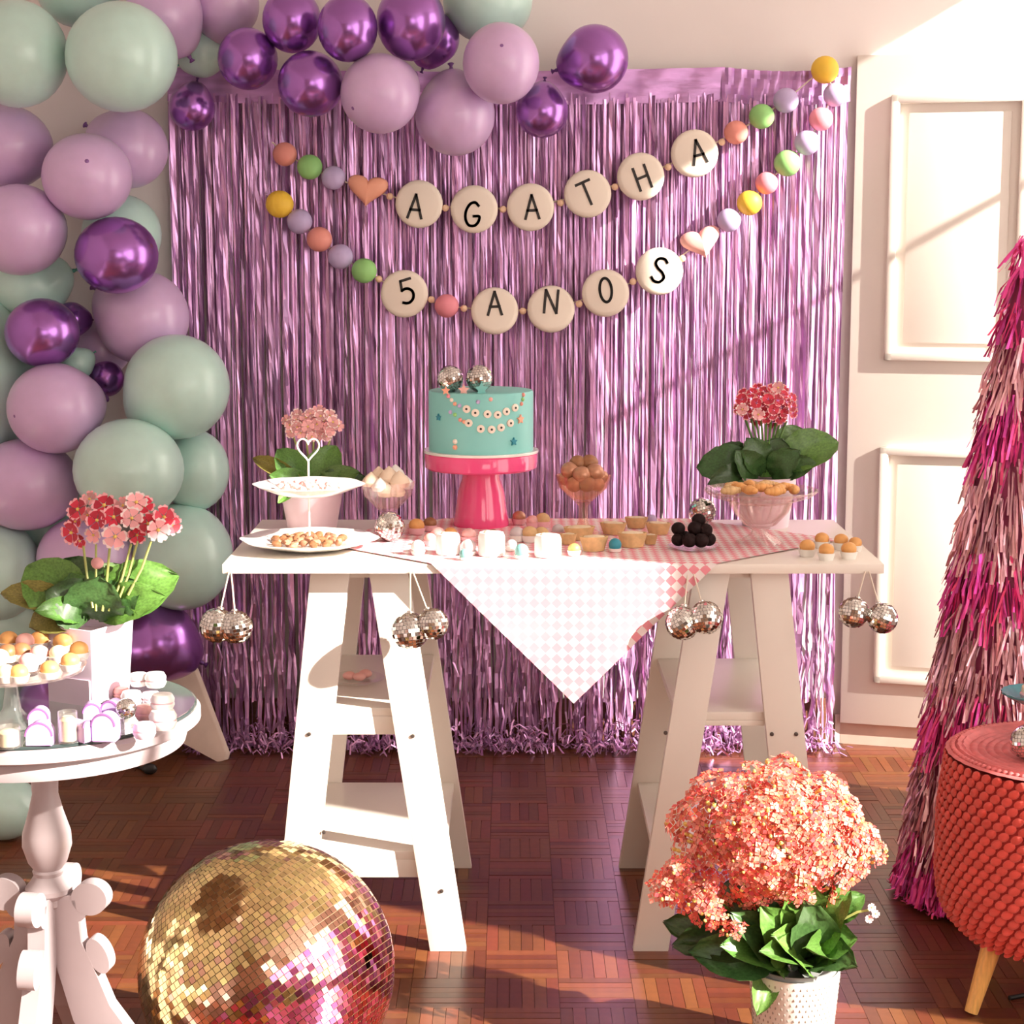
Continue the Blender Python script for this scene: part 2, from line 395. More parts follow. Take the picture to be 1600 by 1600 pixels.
for (xa, ya, xb, yb) in ((1393, 148, 1612, 563), (1375, 697, 1600, 1066)):
    u0, z1 = dl(xa, ya); u1, _ = dl(xb, ya); _, z0 = dl(xa, yb)
    if yb > 1000: u1 = dl(1612, 400)[0]
    fm = .026; d = .019
    g = MB()
    for (a, b_, c, e) in ((u0, u0 + fm, z0, z1), (u1 - fm, u1, z0, z1), (u0, u1, z1 - fm, z1), (u0, u1, z0, z0 + fm)):
        g.box(((a + b_) / 2, .002 - d / 2, (c + e) / 2), (b_ - a, d, e - c))
    dpart('panel_moulding', g, M['door'], .006)
    dpart('door_panel', MB().box(((u0 + u1) / 2, 0, (z0 + z1) / 2), (u1 - u0 - 2 * fm - .05, .008, z1 - z0 - 2 * fm - .05)), M['door'], .003)

# ---------------------------------------------------------------- foil curtain
cu = thing('foil_curtain', 'shiny purple foil fringe curtain hung on the back wall behind the table', 'curtain', (0, 5.42, 0))
xl, xr = P(266, 300, 5.41).x, P(1324, 300, 5.41).x
zt = P(800, 105, 5.41).z
bandm = MB(); n = 60
for half, (xa, xb) in enumerate(((xl, P(1130, 200, 5.41).x), (P(1126, 200, 5.41).x, xr))):
    vs = []; fs = []; n = 40
    for i in range(n + 1):
        x = xa + (xb - xa) * i / n
        for j in range(5):
            z = zt - .012 * sin(pi * i / n) - j * .024
            vs.append((x, 5.405 - half * .006 + .006 * sin(i * 1.7 + j) + .004 * random.random(), z))
    for i in range(n):
        for j in range(4): fs.append((i * 5 + j, i * 5 + j + 1, (i + 1) * 5 + j + 1, (i + 1) * 5 + j))
    bandm.add(vs, fs)
bandm.open = True
bandm.build('header_band', M['foil_band'], cu)
fr = MB(); fr.open = True
NST = 560
for k in range(NST):
    x = xl + .004 + (xr - xl - .01) * (k + random.random()) / NST
    wd = random.choice((.0045, .006, .007, .008, .010)) * random.uniform(.8, 1.2)
    gap = abs(x - P(877, 1100, 5.41).x) < .018 and random.random() < .85
    y0 = 5.41 + random.uniform(-.016, .02)
    seg = 42; a = a0_ = random.uniform(-.6, .6); pts = []; sway = random.gauss(0, .012)
    z_top = zt - .07 - random.random() * .03
    zb = random.choice((.004, .006, .02, .05, .09, .14)) if random.random() < .9 else .3 * random.random()
    if gap: zb = random.uniform(.16, .5)
    tail = random.uniform(.03, .13) if zb < .05 else 0
    for i in range(seg + 1):
        t = i / seg
        z = z_top + (zb - z_top) * t
        xx = x + sway * t ** 1.6 + (random.gauss(0, .003) if t > .82 else 0)
        yy = y0 - .0 + (random.gauss(0, .004) if t > .8 else 0) - (.015 * max(0, t - .6))
        a += random.gauss(0, .30) + (a0_ - a) * .22
        a = max(-.95, min(.95, a))
        pts.append((xx, yy, z, a))
    if tail:
        xx, yy, z, a = pts[-1]; an = random.uniform(-2.6, -.5)
        for i in range(4):
            xx += cos(an) * tail / 4; yy += sin(an) * tail / 4 * .9
            z = .004 + abs(random.gauss(0, .016)); a += random.gauss(0, .8)
            pts.append((xx, min(yy, 5.43), z, a))
    vs = []; fs = []
    for xx, yy, z, a in pts:
        vs.append((xx - cos(a) * wd / 2, yy - sin(a) * wd / 2, z)); vs.append((xx + cos(a) * wd / 2, yy + sin(a) * wd / 2, z + .0005))
    for i in range(len(pts) - 1): fs.append((2 * i, 2 * i + 2, 2 * i + 3, 2 * i + 1))
    fr.add(vs, fs)
o = fr.build('foil_fringe', M['foil'], cu, smooth=False); o['kind'] = 'stuff'
# crumpled ends lying along the floor
tg = MB(); tg.open = True
for k in range(1300):
    px = random.uniform(300, 1305)
    if 862 < px < 896 and random.random() < .85: continue
    p = P(px, 1150, 5.33 + random.uniform(-.04, .07)); L_ = random.uniform(.02, .05)
    x, y, z = p.x, p.y, random.random() ** 2 * .075
    if 320 < px < 380: z *= .5
    an = random.uniform(0, 2 * pi); el = random.uniform(-.5, 1.1); wd = random.uniform(.003, .0065)
    d = Vector((cos(an) * cos(el), sin(an) * cos(el) * .6, sin(el))); sd = d.cross(Vector((random.gauss(0, 1), random.gauss(0, 1), random.gauss(0, 1)))).normalized() * wd / 2
    a = Vector((x, y, z + .006)); m_ = a + d * L_ * .5 + Vector((0, 0, .012)); b_ = a + d * L_
    for q in (a, m_, b_): q.z = max(q.z, .004)
    tg.add([a - sd, a + sd, m_ - sd, m_ + sd, b_ - sd, b_ + sd], ((0, 1, 3, 2), (2, 3, 5, 4)))
o = tg.build('fringe_ends', M['foil'], cu, smooth=False); o['kind'] = 'stuff'

# ---------------------------------------------------------------- balloons
def balloon_mesh(col):
    prof = []
    for i in range(21):
        t = pi * i / 20
        prof.append([max(1e-5, sin(t)), -cos(t)])
    # pull the upper end into a neck
    out = []
    for r, z in prof:
        if z > .35:
            k = (z - .35) / .65
            z2 = .35 + .65 * k * (1 + .28 * k); r2 = r * (1 - .10 * k) if k < .97 else .05
            out.append((r2, z2))
        else: out.append((r, z))
    return MB().lathe(out, 32).mesh('balloon', M[col])
def knot_mesh(col):
    return MB().lathe([(.045, 1.14), (.06, 1.19), (.05, 1.22), (.035, 1.25), (.05, 1.29), (.085, 1.33), (.07, 1.345), (.01, 1.33)], 12).mesh('knot', M[col + '_dark'])
def spot_mesh(col):
    return MB().ball((0, 0, -.995), .05, 12, 6, (1, 1, .35)).mesh('tip', M[col + '_dark'])
BM = {c: balloon_mesh(c) for c in ('mint', 'lilac', 'chrome')}; KM = {c: knot_mesh(c) for c in BM}; TM = {c: spot_mesh(c) for c in BM}
# colour, px, py, rx, ry, metres off the wall, neck (degrees in the picture, or 'b' behind / 't' tip towards us), label
BL = [
 ('mint', 26, 84, 79, 83, .40, 'b', 'big mint balloon at the top left corner, cut by the frame edge'),
 ('mint', 190, 89, 87, 85, .36, 'b', 'big mint balloon beside the top left corner one, right of it'),
 ('mint', 122, -20, 66, 62, .20, 'b', 'deeper mint balloon peeking out above two big mint balloons'),
 ('lilac', 256, 24, 60, 62, .24, 300, 'lilac balloon at the upper edge touching the big mint balloon'),
 ('lilac', 352, 8, 50, 56, .22, 255, 'lilac balloon at the upper edge left of the purple chrome cluster'),
 ('mint', 316, 86, 36, 34, .14, 200, 'small mint balloon deep behind the lilac and chrome ones at the arch bend'),
 ('chrome', 387, 92, 47, 48, .30, 'b', 'leftmost purple chrome balloon of the top cluster'),
 ('chrome', 456, 32, 46, 50, .32, 'b', 'purple chrome balloon at the top edge above the lowest chrome one'),
 ('chrome', 485, 131, 51, 51, .36, 'b', 'lowest purple chrome balloon of the top cluster, beside the lilac one'),
 ('chrome', 543, 44, 47, 52, .42, 'b', 'purple chrome balloon in the middle of the top cluster'),
 ('chrome', 642, 34, 54, 60, .34, 'b', 'largest purple chrome balloon of the top cluster, on its right'),
 ('chrome', 676, 60, 38, 46, .20, 250, 'pear shaped purple chrome balloon half hidden at the cluster right end'),
 ('lilac', 594, 146, 62, 62, .40, 'T', 'round lilac balloon with a dark tip below the chrome cluster'),
 ('lilac', 711, 180, 59, 66, .26, 95, 'lowest lilac balloon of the top garland, hanging over the curtain'),
 ('lilac', 783, 99, 60, 63, .40, 't', 'lilac balloon with a dark tip overlapping the lowest hanging lilac one'),
 ('chrome', 847, 174, 41, 41, .22, 85, 'purple chrome balloon hanging by its neck over the curtain'),
 ('chrome', 929, 92, 54, 52, .26, 195, 'last purple chrome balloon at the right end of the garland'),
 ('mint', 762, 2, 70, 64, .16, 'b', 'pale mint balloon at the top edge behind the top lilac balloon'),
 ('chrome', 300, 168, 34, 38, .08, 80, 'purple chrome balloon tucked at the curtain upper left corner'),
 ('lilac', 200, 232, 60, 64, .20, 152, 'stretched lilac balloon with its neck pointing up to the left'),
 ('lilac', 6, 230, 76, 66, .24, 'b', 'lilac balloon cut by the frame edge under the big mint ones'),
 ('lilac', 136, 276, 70, 67, .38, 'u', 'round lilac balloon with a dark tip in front of the stretched one'),
 ('lilac', 30, 359, 74, 71, .36, 'b', 'lilac balloon at the frame edge left of the upper chrome balloon'),
 ('mint', 190, 366, 62, 62, .12, 'b', 'mint balloon mostly hidden behind the upper side chrome balloon'),
 ('chrome', 182, 399, 65, 60, .36, 'b', 'upper purple chrome balloon on the side column'),
 ('mint', 50, 446, 68, 46, .18, 20, 'grey mint balloon squeezed between lilac one and lower chrome one'),
 ('chrome', 66, 520, 58, 54, .36, 'b', 'lower purple chrome balloon on the side column'),
 ('chrome', 112, 500, 26, 30, .18, 0, 'small purple chrome balloon hidden behind the lower side chrome one'),
 ('lilac', 222, 496, 82, 64, .22, 150, 'wide lilac balloon below the upper side chrome balloon'),
 ('lilac', 158, 545, 46, 44, .10, 'b', 'small lilac balloon deep in the gap under the wide lilac one'),
 ('mint', 122, 568, 28, 22, .22, 35, 'small teal green balloon end between lower chrome and lilac balloons'),
 ('chrome', 166, 592, 28, 28, .16, 'b', 'small purple chrome balloon wedged left of the largest mint one'),
 ('mint', 276, 605, 83, 82, .26, 222, 'mint balloon bulging over the curtain at mid height'),
 ('lilac', 86, 638, 74, 71, .38, 'v', 'lilac balloon with a dark tip at mid height of the side column'),
 ('mint', 201, 734, 86, 80, .36, 'b', 'mint balloon right above the red flowers'),
 ('mint', 304, 735, 54, 64, .20, 'b', 'grey mint balloon behind the one above the red flowers'),
 ('lilac', 40, 757, 84, 72, .24, 'b', 'lilac balloon left of the mint one above the flowers'),
 ('mint', -4, 892, 68, 78, .26, 'b', 'mint balloon at the frame edge left of the red flowers'),
 ('mint', 284, 870, 80, 84, .24, 'b', 'mint balloon right of the red flowers above the chrome one'),
 ('lilac', 132, 872, 74, 66, .22, 'b', 'lilac balloon behind the stems of the red flowers'),
 ('chrome', 248, 1004, 64, 62, .24, 330, 'purple chrome balloon beside the flower box at table height'),
 ('mint', -22, 590, 80, 130, .16, 'b', 'large pale mint balloon behind the lower side chrome one at the edge'),
 ('mint', 30, 962, 66, 62, .20, 'b', 'mint balloon behind the leaves at the frame edge'),
 ('mint', 92, 822, 76, 60, .06, 'b', 'shaded grey mint balloon against the wall behind lilac and mint ones'),
 ('mint', 6, 1262, 57, 50, .90, 'b', 'mint balloon lying low under the round table')]
# spread them along their lines of sight until they only press lightly on one another
OFF = [b_[5] for b_ in BL]
def bpos(i):
    p = P(BL[i][1], BL[i][2], YW - .02 - OFF[i]); return p, (BL[i][3] + BL[i][4]) / 2 * SC(p)
for it in range(120):
    for i in range(len(BL)):
        for j in range(i):
            (a, ra), (b_, rb) = bpos(i), bpos(j); gap = (ra + rb) * .93 - (a - b_).length
            if gap > 0:
                k = .35 * gap * (1 if OFF[i] >= OFF[j] else -1); OFF[i] += k; OFF[j] -= k
    for i in range(len(BL) - 1):
        OFF[i] = min(.75, max(OFF[i], bpos(i)[1] + (.07 if BL[i][1] > 255 else .005)))
for i_, (c, px, py, rx, ry, off, nk, lab) in enumerate(BL):
    off = OFF[i_]
    p = P(px, py, YW - .02 - off); s = SC(p)
    bx, bz = rx * s, ry * s
    if nk == 'b': d = Vector((random.uniform(-.3, .3), 1, random.uniform(-.3, .3)))
    elif nk in ('t', 'T', 'u', 'v'):
        q = {'t': (.02, .28), 'T': (-.62, -.48), 'u': (.22, .24), 'v': (-.68, -.18)}[nk]
        d = Vector((-q[0], sqrt(1 - q[0] ** 2 - q[1] ** 2), -q[1] - .08))
    else: d = Vector((cos(radians(nk)), .25, sin(radians(nk))))
    d.normalize(); rot = d.to_track_quat('Z', 'Y')
    lat = nk not in ('b', 't', 'T', 'u', 'v')
    r = (bx + bz) / 2
    if lat: sc = (r, r, r)
    else: sc = (r, r, r * .98)
    o = inst('balloon', BM[c], None, p, rot, sc)
    # egg the outline by the measured half axes
    if not lat: 
        o.rotation_mode = 'QUATERNION'
        M4 = Matrix.Translation(p) @ Matrix.Diagonal((bx, r, bz, 1)) @ rot.to_matrix().to_4x4()
        # keep the exact ellipse in the mesh data of this balloon
        me = BM[c].copy(); me.transform(Matrix.Diagonal((bx / r, 1, bz / r, 1)) @ rot.to_matrix().to_4x4())
        o.data = me; o.rotation_quaternion = Quaternion(); o.scale = (r, r, r)
    prop(o, lab, 'balloon', 'balloons of the garland')
    k = inst('knot', KM[c], o)
    if not lat:
        k.rotation_mode = 'QUATERNION'; k.rotation_quaternion = rot
    if nk in ('t', 'T', 'u', 'v'):
        t_ = inst('tip', TM[c], o, rot=rot); t_.scale = (1, 1, 1)

# ---------------------------------------------------------------- bead garlands
GLY = {'A': [[(-.5, -.8), (.02, .85), (.48, -.8)], [(-.34, -.22), (.36, -.22)]],
 'G': [[(.42, .62), (.15, .84), (-.2, .7), (-.45, .2), (-.45, -.35), (-.2, -.76), (.2, -.78), (.46, -.5), (.5, -.12), (.1, -.12)]],
 'T': [[(-.5, .78), (.52, .82)], [(.02, .8), (.04, -.85)]],
 'H': [[(-.42, .82), (-.42, -.82)], [(.42, .82), (.42, -.82)], [(-.42, .02), (.42, .06)]],
 '5': [[(.5, .82), (-.22, .78), (-.28, .1)], [(-.28, .1), (-.05, .18), (.2, .14), (.4, -.04), (.46, -.3), (.36, -.6), (.1, -.8), (-.15, -.82), (-.4, -.72)]],
 'N': [[(-.45, -.82), (-.42, .82), (.42, -.8), (.45, .84)]],
 'O': [[(0.42 * cos(a * pi / 8), .84 * sin(a * pi / 8)) for a in range(17)]],
 'S': [[(.42, .62), (.15, .84), (-.25, .76), (-.38, .42), (-.15, .12), (.22, -.12), (.42, -.45), (.2, -.8), (-.2, -.82), (-.45, -.6)]]}
def smooth_line(pts, n=5):
    if len(pts) < 5: return pts
    v = [Vector(p) for p in pts]; closed = (v[0] - v[-1]).length < .01; out = []
    for i in range(len(v) - 1):
        a = v[i - 1] if i else (v[-2] if closed else v[0] * 2 - v[1]); b_, c = v[i], v[i + 1]
        d = v[i + 2] if i + 2 < len(v) else (v[1] if closed else v[-1] * 2 - v[-2])
        for k in range(n):
            t = k / n; out.append(.5 * ((2 * b_) + (c - a) * t + (2 * a - 5 * b_ + 4 * c - d) * t * t + (3 * b_ - a - 3 * c + d) * t ** 3))
    return out + [v[-1]]
def stroke(mb, pts, wd, th, f):
    for i in range(len(pts) - 1):
        a, b_ = Vector(pts[i]), Vector(pts[i + 1]); d = b_ - a; L_ = d.length; d.normalize(); nrm = Vector((-d.y, d.x))
        q = [a + nrm * wd / 2 - d * wd * .35, a - nrm * wd / 2 - d * wd * .35, b_ - nrm * wd / 2 + d * wd * .35, b_ + nrm * wd / 2 + d * wd * .35]
        mb.prism([f(v) for v in q], th)
YG = 5.345
def garland(label, seq, cord):
    g = thing('bead_garland', label, 'garland', P(800, 320, YG))
    mb = MB().tube([P(x, y, YG + .012) for x, y in cord], .0022, 6); mb.build('cord', M['string'], g)
    for it in seq:
        kind, px, py = it[0], it[1], it[2]; p = P(px, py, YG); s = SC(p)
        if kind in ('coral', 'green', 'lilac', 'yellow', 'pink'):
            r = it[3] * s if len(it) > 3 else 20 * s
            b = MB().ball(p, r, 20, 12, (1, .9, .97)).build('bead', M['b_' + kind], g)
        elif kind == 'heart':
            tilt = it[3]; r = 31 * s; pts = []
            for i in range(40):
                a = 2 * pi * i / 40; x = 1.02 * sin(a) ** 3 * (1 + .10 * abs(cos(a))); y = (11.2 * cos(a) - 4.2 * cos(2 * a) - 1.2 * cos(3 * a) - .5 * cos(4 * a)) / 15.5 + .06
                pts.append(Vector((x * cos(tilt) - y * sin(tilt), 0, x * sin(tilt) + y * cos(tilt))) * r)
            hb = MB(); vs = []; fs = []
            rings = [(.0, -.020), (.45, -.0195), (.70, -.0165), (.88, -.011), (.97, -.004), (1, .004), (.9, .012), (.0, .012)]
            for q, yy in rings:
                for v in pts: vs.append(p + v * max(q, .01) + Vector((0, yy, 0)))
            for j in range(len(rings) - 1):
                for i in range(40): fs.append((j * 40 + i, j * 40 + (i + 1) % 40, (j + 1) * 40 + (i + 1) % 40, (j + 1) * 40 + i))
            hb.add(vs, fs); hb.build('heart_bead', M[it[4]], g)
        elif kind == 'sp':
            MB().ball(p, 5.5 * s, 12, 8).build('spacer_bead', M['spacer'], g)
        else:                                  # lettered disc
            tilt = radians(it[3]); r = 37 * s; th = .030
            R = Matrix.Rotation(radians(it[4]) if len(it) > 4 else 0, 3, 'X') @ Matrix.Rotation(pi / 2, 3, 'X')
            prof = [(.001, -th / 2), (r * .84, -th / 2), (r * .95, -th * .38), (r, -th * .12), (r, th * .2), (r * .93, th * .42), (r * .8, th / 2), (.001, th / 2)]
            d = MB().lathe(prof, 32, p, R).build('letter_disc', M['cream'], g)
            lt = MB()
            nrm = R @ Vector((0, 0, 1)); up = R @ Vector((0, 1, 0)); rt = Vector((1, 0, 0))
            lx, ly = it[5] if len(it) > 5 else (0, 0)
            def f(v):
                v = Vector((v.x * cos(tilt) - v.y * sin(tilt), v.x * sin(tilt) + v.y * cos(tilt))) * (22 * s)
                return p + rt * (v.x + lx * s) + up * (v.y - ly * s) + nrm * (th / 2 - .0005)
            for pl in GLY[kind]: stroke(lt, smooth_line(pl) if kind in 'GOS5' else pl, .19, nrm * .002, f)
            o = lt.build('letter', M['ink'], d, smooth=False)
    return g
garland('upper garland of pastel beads and cream discs with black letters AGATHA',
 [('coral', 445, 241, 19), ('green', 484, 261, 20), ('lilac', 521, 278, 19), ('heart', 574, 296, -.12, 'b_peach'), ('sp', 609, 307),
  ('A', 655, 319, -4, 0, (-6, 4)), ('sp', 696, 325), ('G', 741, 327, -4, 0, (-3, 8)), ('sp', 786, 327), ('A', 829, 324, 3, 0, (2, 0)), ('sp', 876, 317),
  ('T', 918, 303, 22, -6, (-2, 0)), ('sp', 961, 292), ('H', 1001, 276, 20, -6, (2, 3)), ('sp', 1044, 261), ('A', 1085, 240, 14, 0, (5, -2)), ('sp', 1128, 222),
  ('coral', 1150, 207, 19), ('green', 1190, 182, 20), ('lilac', 1228, 157, 20), ('lilac', 1305, 148, 19), ('yellow', 1289, 109, 22)],
 [(425, 222), (445, 241), (484, 261), (521, 278), (574, 296), (655, 319), (741, 327), (829, 324), (918, 303), (1001, 276), (1085, 240), (1150, 207), (1190, 182), (1228, 157), (1265, 125), (1289, 109), (1305, 148)])
garland('lower garland of pastel beads and cream discs reading 5 ANOS',
 [('yellow', 437, 319, 22), ('lilac', 468, 346, 20), ('coral', 499, 374, 20), ('lilac', 532, 401, 20), ('green', 569, 423, 20), ('sp', 592, 436),
  ('5', 632, 459, 14, 0, (3, -4)), ('sp', 674, 468), ('pink', 698, 478, 19), ('sp', 725, 482), ('A', 773, 486, 2, -14, (0, -10)), ('sp', 817, 486), ('N', 861, 483, -4, -14, (0, -10)), ('sp', 905, 475),
  ('O', 946, 458, 6, -6, (0, -4)), ('sp', 989, 440), ('S', 1030, 424, -14, 0, (0, -2)), ('sp', 1066, 404), ('heart', 1096, 378, .30, 'b_rose'),
  ('lilac', 1139, 344, 19), ('yellow', 1171, 317, 20), ('pink', 1198, 286, 18), ('green', 1230, 255, 21), ('lilac', 1261, 223, 20), ('pink', 1283, 186, 19)],
 [(425, 305), (437, 319), (468, 346), (499, 374), (532, 401), (569, 423), (632, 459), (698, 478), (773, 486), (861, 483), (946, 458), (1030, 424), (1096, 378), (1139, 344), (1171, 317), (1198, 286), (1230, 255), (1261, 223), (1283, 186), (1300, 150)])

# ---------------------------------------------------------------- mirror balls
def tiles(mb, c, r, n, R, jit=.05, pick=None, gap=.88, seed=1):
    rnd = random.Random(seed)
    for j in range(n):
        la = -pi / 2 + pi * (j + .5) / n; k = max(4, round(2 * n * cos(la)))
        for i in range(k):
            lo = 2 * pi * i / k + (j % 2) * .3
            nn = Vector((cos(la) * cos(lo), cos(la) * sin(lo), sin(la)))
            t = Vector((-sin(lo), cos(lo), 0)); b_ = nn.cross(t)
            nj = (nn + t * rnd.gauss(0, jit) + b_ * rnd.gauss(0, jit)).normalized()
            t2 = (t - nj * t.dot(nj)).normalized(); b2 = nj.cross(t2)
            yield_ = (j, nn, nj, t2, b2, pi * r / n * gap / 2, 2 * pi * r * cos(la) / k * gap / 2)
            yield yield_
def small_ball_mesh(r=1.0, n=15, seed=1):
    tb = MB(); tb.open = True
    for j, nn, nj, t, b_, hh, hw in tiles(tb, None, r, n, None, .07, seed=seed):
        c = nn * r
        f = [c - t * hw - b_ * hh, c + t * hw - b_ * hh, c + t * hw + b_ * hh, c - t * hw + b_ * hh]
        tb.add(f, ((0, 1, 2, 3),))
    return tb.mesh('mirror_tiles', M['mirror'], False)
SBM = [small_ball_mesh(seed=i) for i in (1, 2, 3)]
CORE = MB().ball((0, 0, 0), .985, 20, 12).mesh('core', M['grout'])
CAP = MB().lathe([(.2, .97), (.2, 1.06), (.14, 1.1), (.02, 1.1)], 12).mesh('cap', M['metal'])
cnt = [0]
def mini_ball(p, r, label, group=None, string=None):
    t = thing('mirror_ball', label, 'disco ball', p, group); cnt[0] += 1
    q = Euler((random.uniform(-.5, .5), random.uniform(-.5, .5), random.random() * 6)).to_quaternion()
    inst('core', CORE, t, (0, 0, 0), q, (r,) * 3)
    o = inst('mirror_tiles', SBM[cnt[0] % 3], t, (0, 0, 0), q, (r,) * 3); o['kind'] = 'stuff'
    if string is not None:
        d = (string - p).normalized()
        inst('cap', CAP, t, (0, 0, 0), d.to_track_quat('Z', 'Y'), (r,) * 3)
        MB().tube([p + d * r * 1.05, string], .0016, 6).build('string', M['string'], t)
    return t

# ---------------------------------------------------------------- the long table
ZT, TY0, TY1, TX0, TX1, TT = .848, 3.745, 4.36, -.594, .763, .020
tt = thing('table_top', 'long white table board resting on two trestles, dressed with sweets', 'table', ((TX0 + TX1) / 2, (TY0 + TY1) / 2, ZT))
MB().box(((TX0 + TX1) / 2, (TY0 + TY1) / 2, ZT - TT / 2), (TX1 - TX0, TY1 - TY0, TT)).build('board', M['white'], tt, bevel=.002)
def trestle(label, Ls, shelves, screws):
    Y0, Y1, th = 3.79, 4.32, .022
    t = thing('trestle', label, 'trestle', (P((Ls[0][0] + Ls[1][1]) / 2, 1480, Y0).x, (Y0 + Y1) / 2, 0))
    zt_ = ZT - TT
    edges = []
    for (xa, xb, xc, xd) in Ls:
        q = []
        for px, py in ((xa, 905), (xb, 905), (xc, 1488), (xd, 1488)):
            v = P(px, py, Y0); q.append(v)
        def at(z, e, q=q):                   # x on outer (e=0) / other edge at height z
            a, b_ = (q[0], q[3]) if e == 0 else (q[1], q[2])
            k = (a.z - z) / (a.z - b_.z); return a.x + (b_.x - a.x) * k
        edges.append(at)
        for Y in (Y0, Y1):
            poly = [(at(zt_, 0), Y, zt_), (at(zt_, 1), Y, zt_), (at(0, 1), Y, 0), (at(0, 0), Y, 0)]
            MB().prism(poly, (0, th, 0)).build('leg', M['white'], t, bevel=.0015)
    for z, ap in shelves:
        xa, xb = edges[0](z, 0) + .012, edges[1](z, 1) - .012
        MB().box(((xa + xb) / 2, (Y0 + th + Y1) / 2, z - .009), (xb - xa, Y1 - Y0 - th, .018)).build('shelf', M['white'], t, bevel=.0015)
        if ap: MB().box(((xa + xb) / 2, Y0 + th + .009, z - .018 - ap / 2), (xb - xa - .01, .018, ap)).build('shelf_rail', M['white'], t, bevel=.0015)
    xa, xb = edges[0](zt_, 0), edges[1](zt_, 1)
    for Y in (Y0 + th, Y1 - .018): MB().box(((xa + xb) / 2, Y + .009, zt_ - .01), (xb - xa - .02, .018, .02)).build('top_rail', M['white'], t)
    for px, py in screws:
        v = P(px, py, Y0); MB().lathe([(.0045, 0), (.004, .003), (.001, .0035)], 10, v, Matrix.Rotation(pi / 2, 3, 'X')).build('screw', M['screw'], t)
    return t
trestle('white sunlit A-frame trestle with two shelves beside the gold mirror ball', [(484, 545, 482, 427), (578, 639, 729, 672)], ((.529, .04), (.215, .04)), ((483, 1147), (645, 1150), (506, 1300), (690, 1392)))
trestle('white shaded A-frame trestle with shelves behind the coral flowers', [(1083, 1139, 1044, 989), (1174, 1233, 1292, 1231)], ((.520, .012), (.215, .012)), ((1040, 1145), (1206, 1147), (1244, 1147)))

# checked cloth laid cornerwise, its tip hanging over the front edge
cx, hd, drop = P(896, 1100, TY0).x, .6, .293
cl = MB(); cl.open = True; cl.uv = []
NN = 72; idx = {}
def cpos(u, v):       # u across, v from the front tip backwards
    if v < drop:
        w_ = .004 * sin(u * 23) * (1 - v / drop); return Vector((cx + u, TY0 - .006 - w_ - .004 * (1 - v / drop), ZT + .003 - (drop - v)))
    y = TY0 - .006 + (v - drop)
    if y < TY1 + .004: return Vector((cx + u, y, ZT + .003))
    return Vector((cx + u, TY1 + .005, ZT + .003 - (y - TY1 - .004)))
for i in range(NN + 1):
    for j in range(NN + 1):
        a, b_ = i / NN, j / NN                 # along the two sides from the tip
        u, v = (a - b_) * hd, (a + b_) * hd
        if cx + u > TX1 + 5 or False: pass
        cl.v.append(cpos(u, v)); cl.uv.append((a * hd * sqrt(2), b_ * hd * sqrt(2)))
for i in range(NN):
    for j in range(NN):
        k = i * (NN + 1) + j; cl.f.append([k, k + 1, k + NN + 2, k + NN + 1]); cl.m.append(0)
o = cl.build('tablecloth', M['cloth'], None, origin=(cx, 4.0, ZT), angle=60)
prop(o, 'pink and white checked cloth laid cornerwise over the long table', 'tablecloth')

# hanging mirror balls, in pairs
for i, (px, py, r, sx, lab) in enumerate((
  (339, 977, 27, 358, 'left mirror ball of the pair hung at the table left corner'), (369, 980, 26, 361, 'right mirror ball of the pair hung at the table left corner'),
  (641, 986, 29, 641, 'larger mirror ball of the pair hung near the cloth left edge'), (676, 975, 25, 645, 'smaller mirror ball of the pair hung near the cloth left edge'),
  (1067, 973, 27, 1075, 'left mirror ball hung before the shaded trestle leg'), (1103, 965, 26, 1083, 'right mirror ball hung before the shaded trestle leg'),
  (1334, 957, 24, 1352, 'left mirror ball hung under the table right corner'), (1379, 966, 24, 1358, 'right mirror ball hung under the table right corner'))):
    p = P(px, py, TY0 - .030 - .012 * (i % 2)); s_ = P(sx, 893, TY0 - .003)
    mini_ball(p, r * SC(p), lab, 'mirror balls hanging from the table edge', s_)

# ---------------------------------------------------------------- on the long table
def onT(px, py): return FL(px, py, ZT)
# cake stand and cake
c0 = onT(752, 822); sc = SC(c0)
def zz(py): return P(752, py, c0.y).z
st = thing('cake_stand', 'hot pink pedestal cake stand on the checked cloth', 'cake stand', c0)
zp = zz(706)
MB().lathe([(.001, zz(836)), (43 * sc, ZT + .002), (44 * sc, ZT + .008), (41 * sc, ZT + .03), (40 * sc, zz(795)), (36 * sc, zz(766)), (30 * sc, zz(748)), (28 * sc, zp - .03), (.001, zp - .03)], 40, (c0.x, c0.y, 0)).build('pedestal', M['hotpink'], st)
MB().lathe([(20 * sc, zp - .032), (84 * sc, zp - .038), (87 * sc, zp - .034), (88 * sc, zp - .004), (86 * sc, zp), (.001, zp)], 56, (c0.x, c0.y, 0)).build('plate', M['hotpink'], st)
cb = thing('cake', 'teal fondant cake with tiny bead garlands on the pink stand', 'cake', (c0.x, c0.y, zp + .006))
MB().lathe([(.001, zp), (89 * sc, zp), (89.5 * sc, zp + .003), (89 * sc, zp + .006), (.001, zp + .006)], 56, (c0.x, c0.y, 0)).build('cake_board', M['porcelain'], cb)
zc = zz(609); rc = 81 * sc
MB().lathe([(.001, zp + .006), (rc, zp + .006), (rc, zc - .006), (rc * .985, zc - .001), (rc * .96, zc), (.001, zc)], 64, (c0.x, c0.y, 0)).build('fondant', M['teal'], cb)
def oncake(px, py, lift=.0):
    x = (px - 752) * sc; x = max(-rc * .98, min(rc * .98, x)); y = -sqrt(rc * rc - x * x)
    p = Vector((c0.x + x, c0.y + y, 0)); p.z = P(px, py, p.y).z
    n = Vector((x, y, 0)).normalized(); return p + n * lift, n
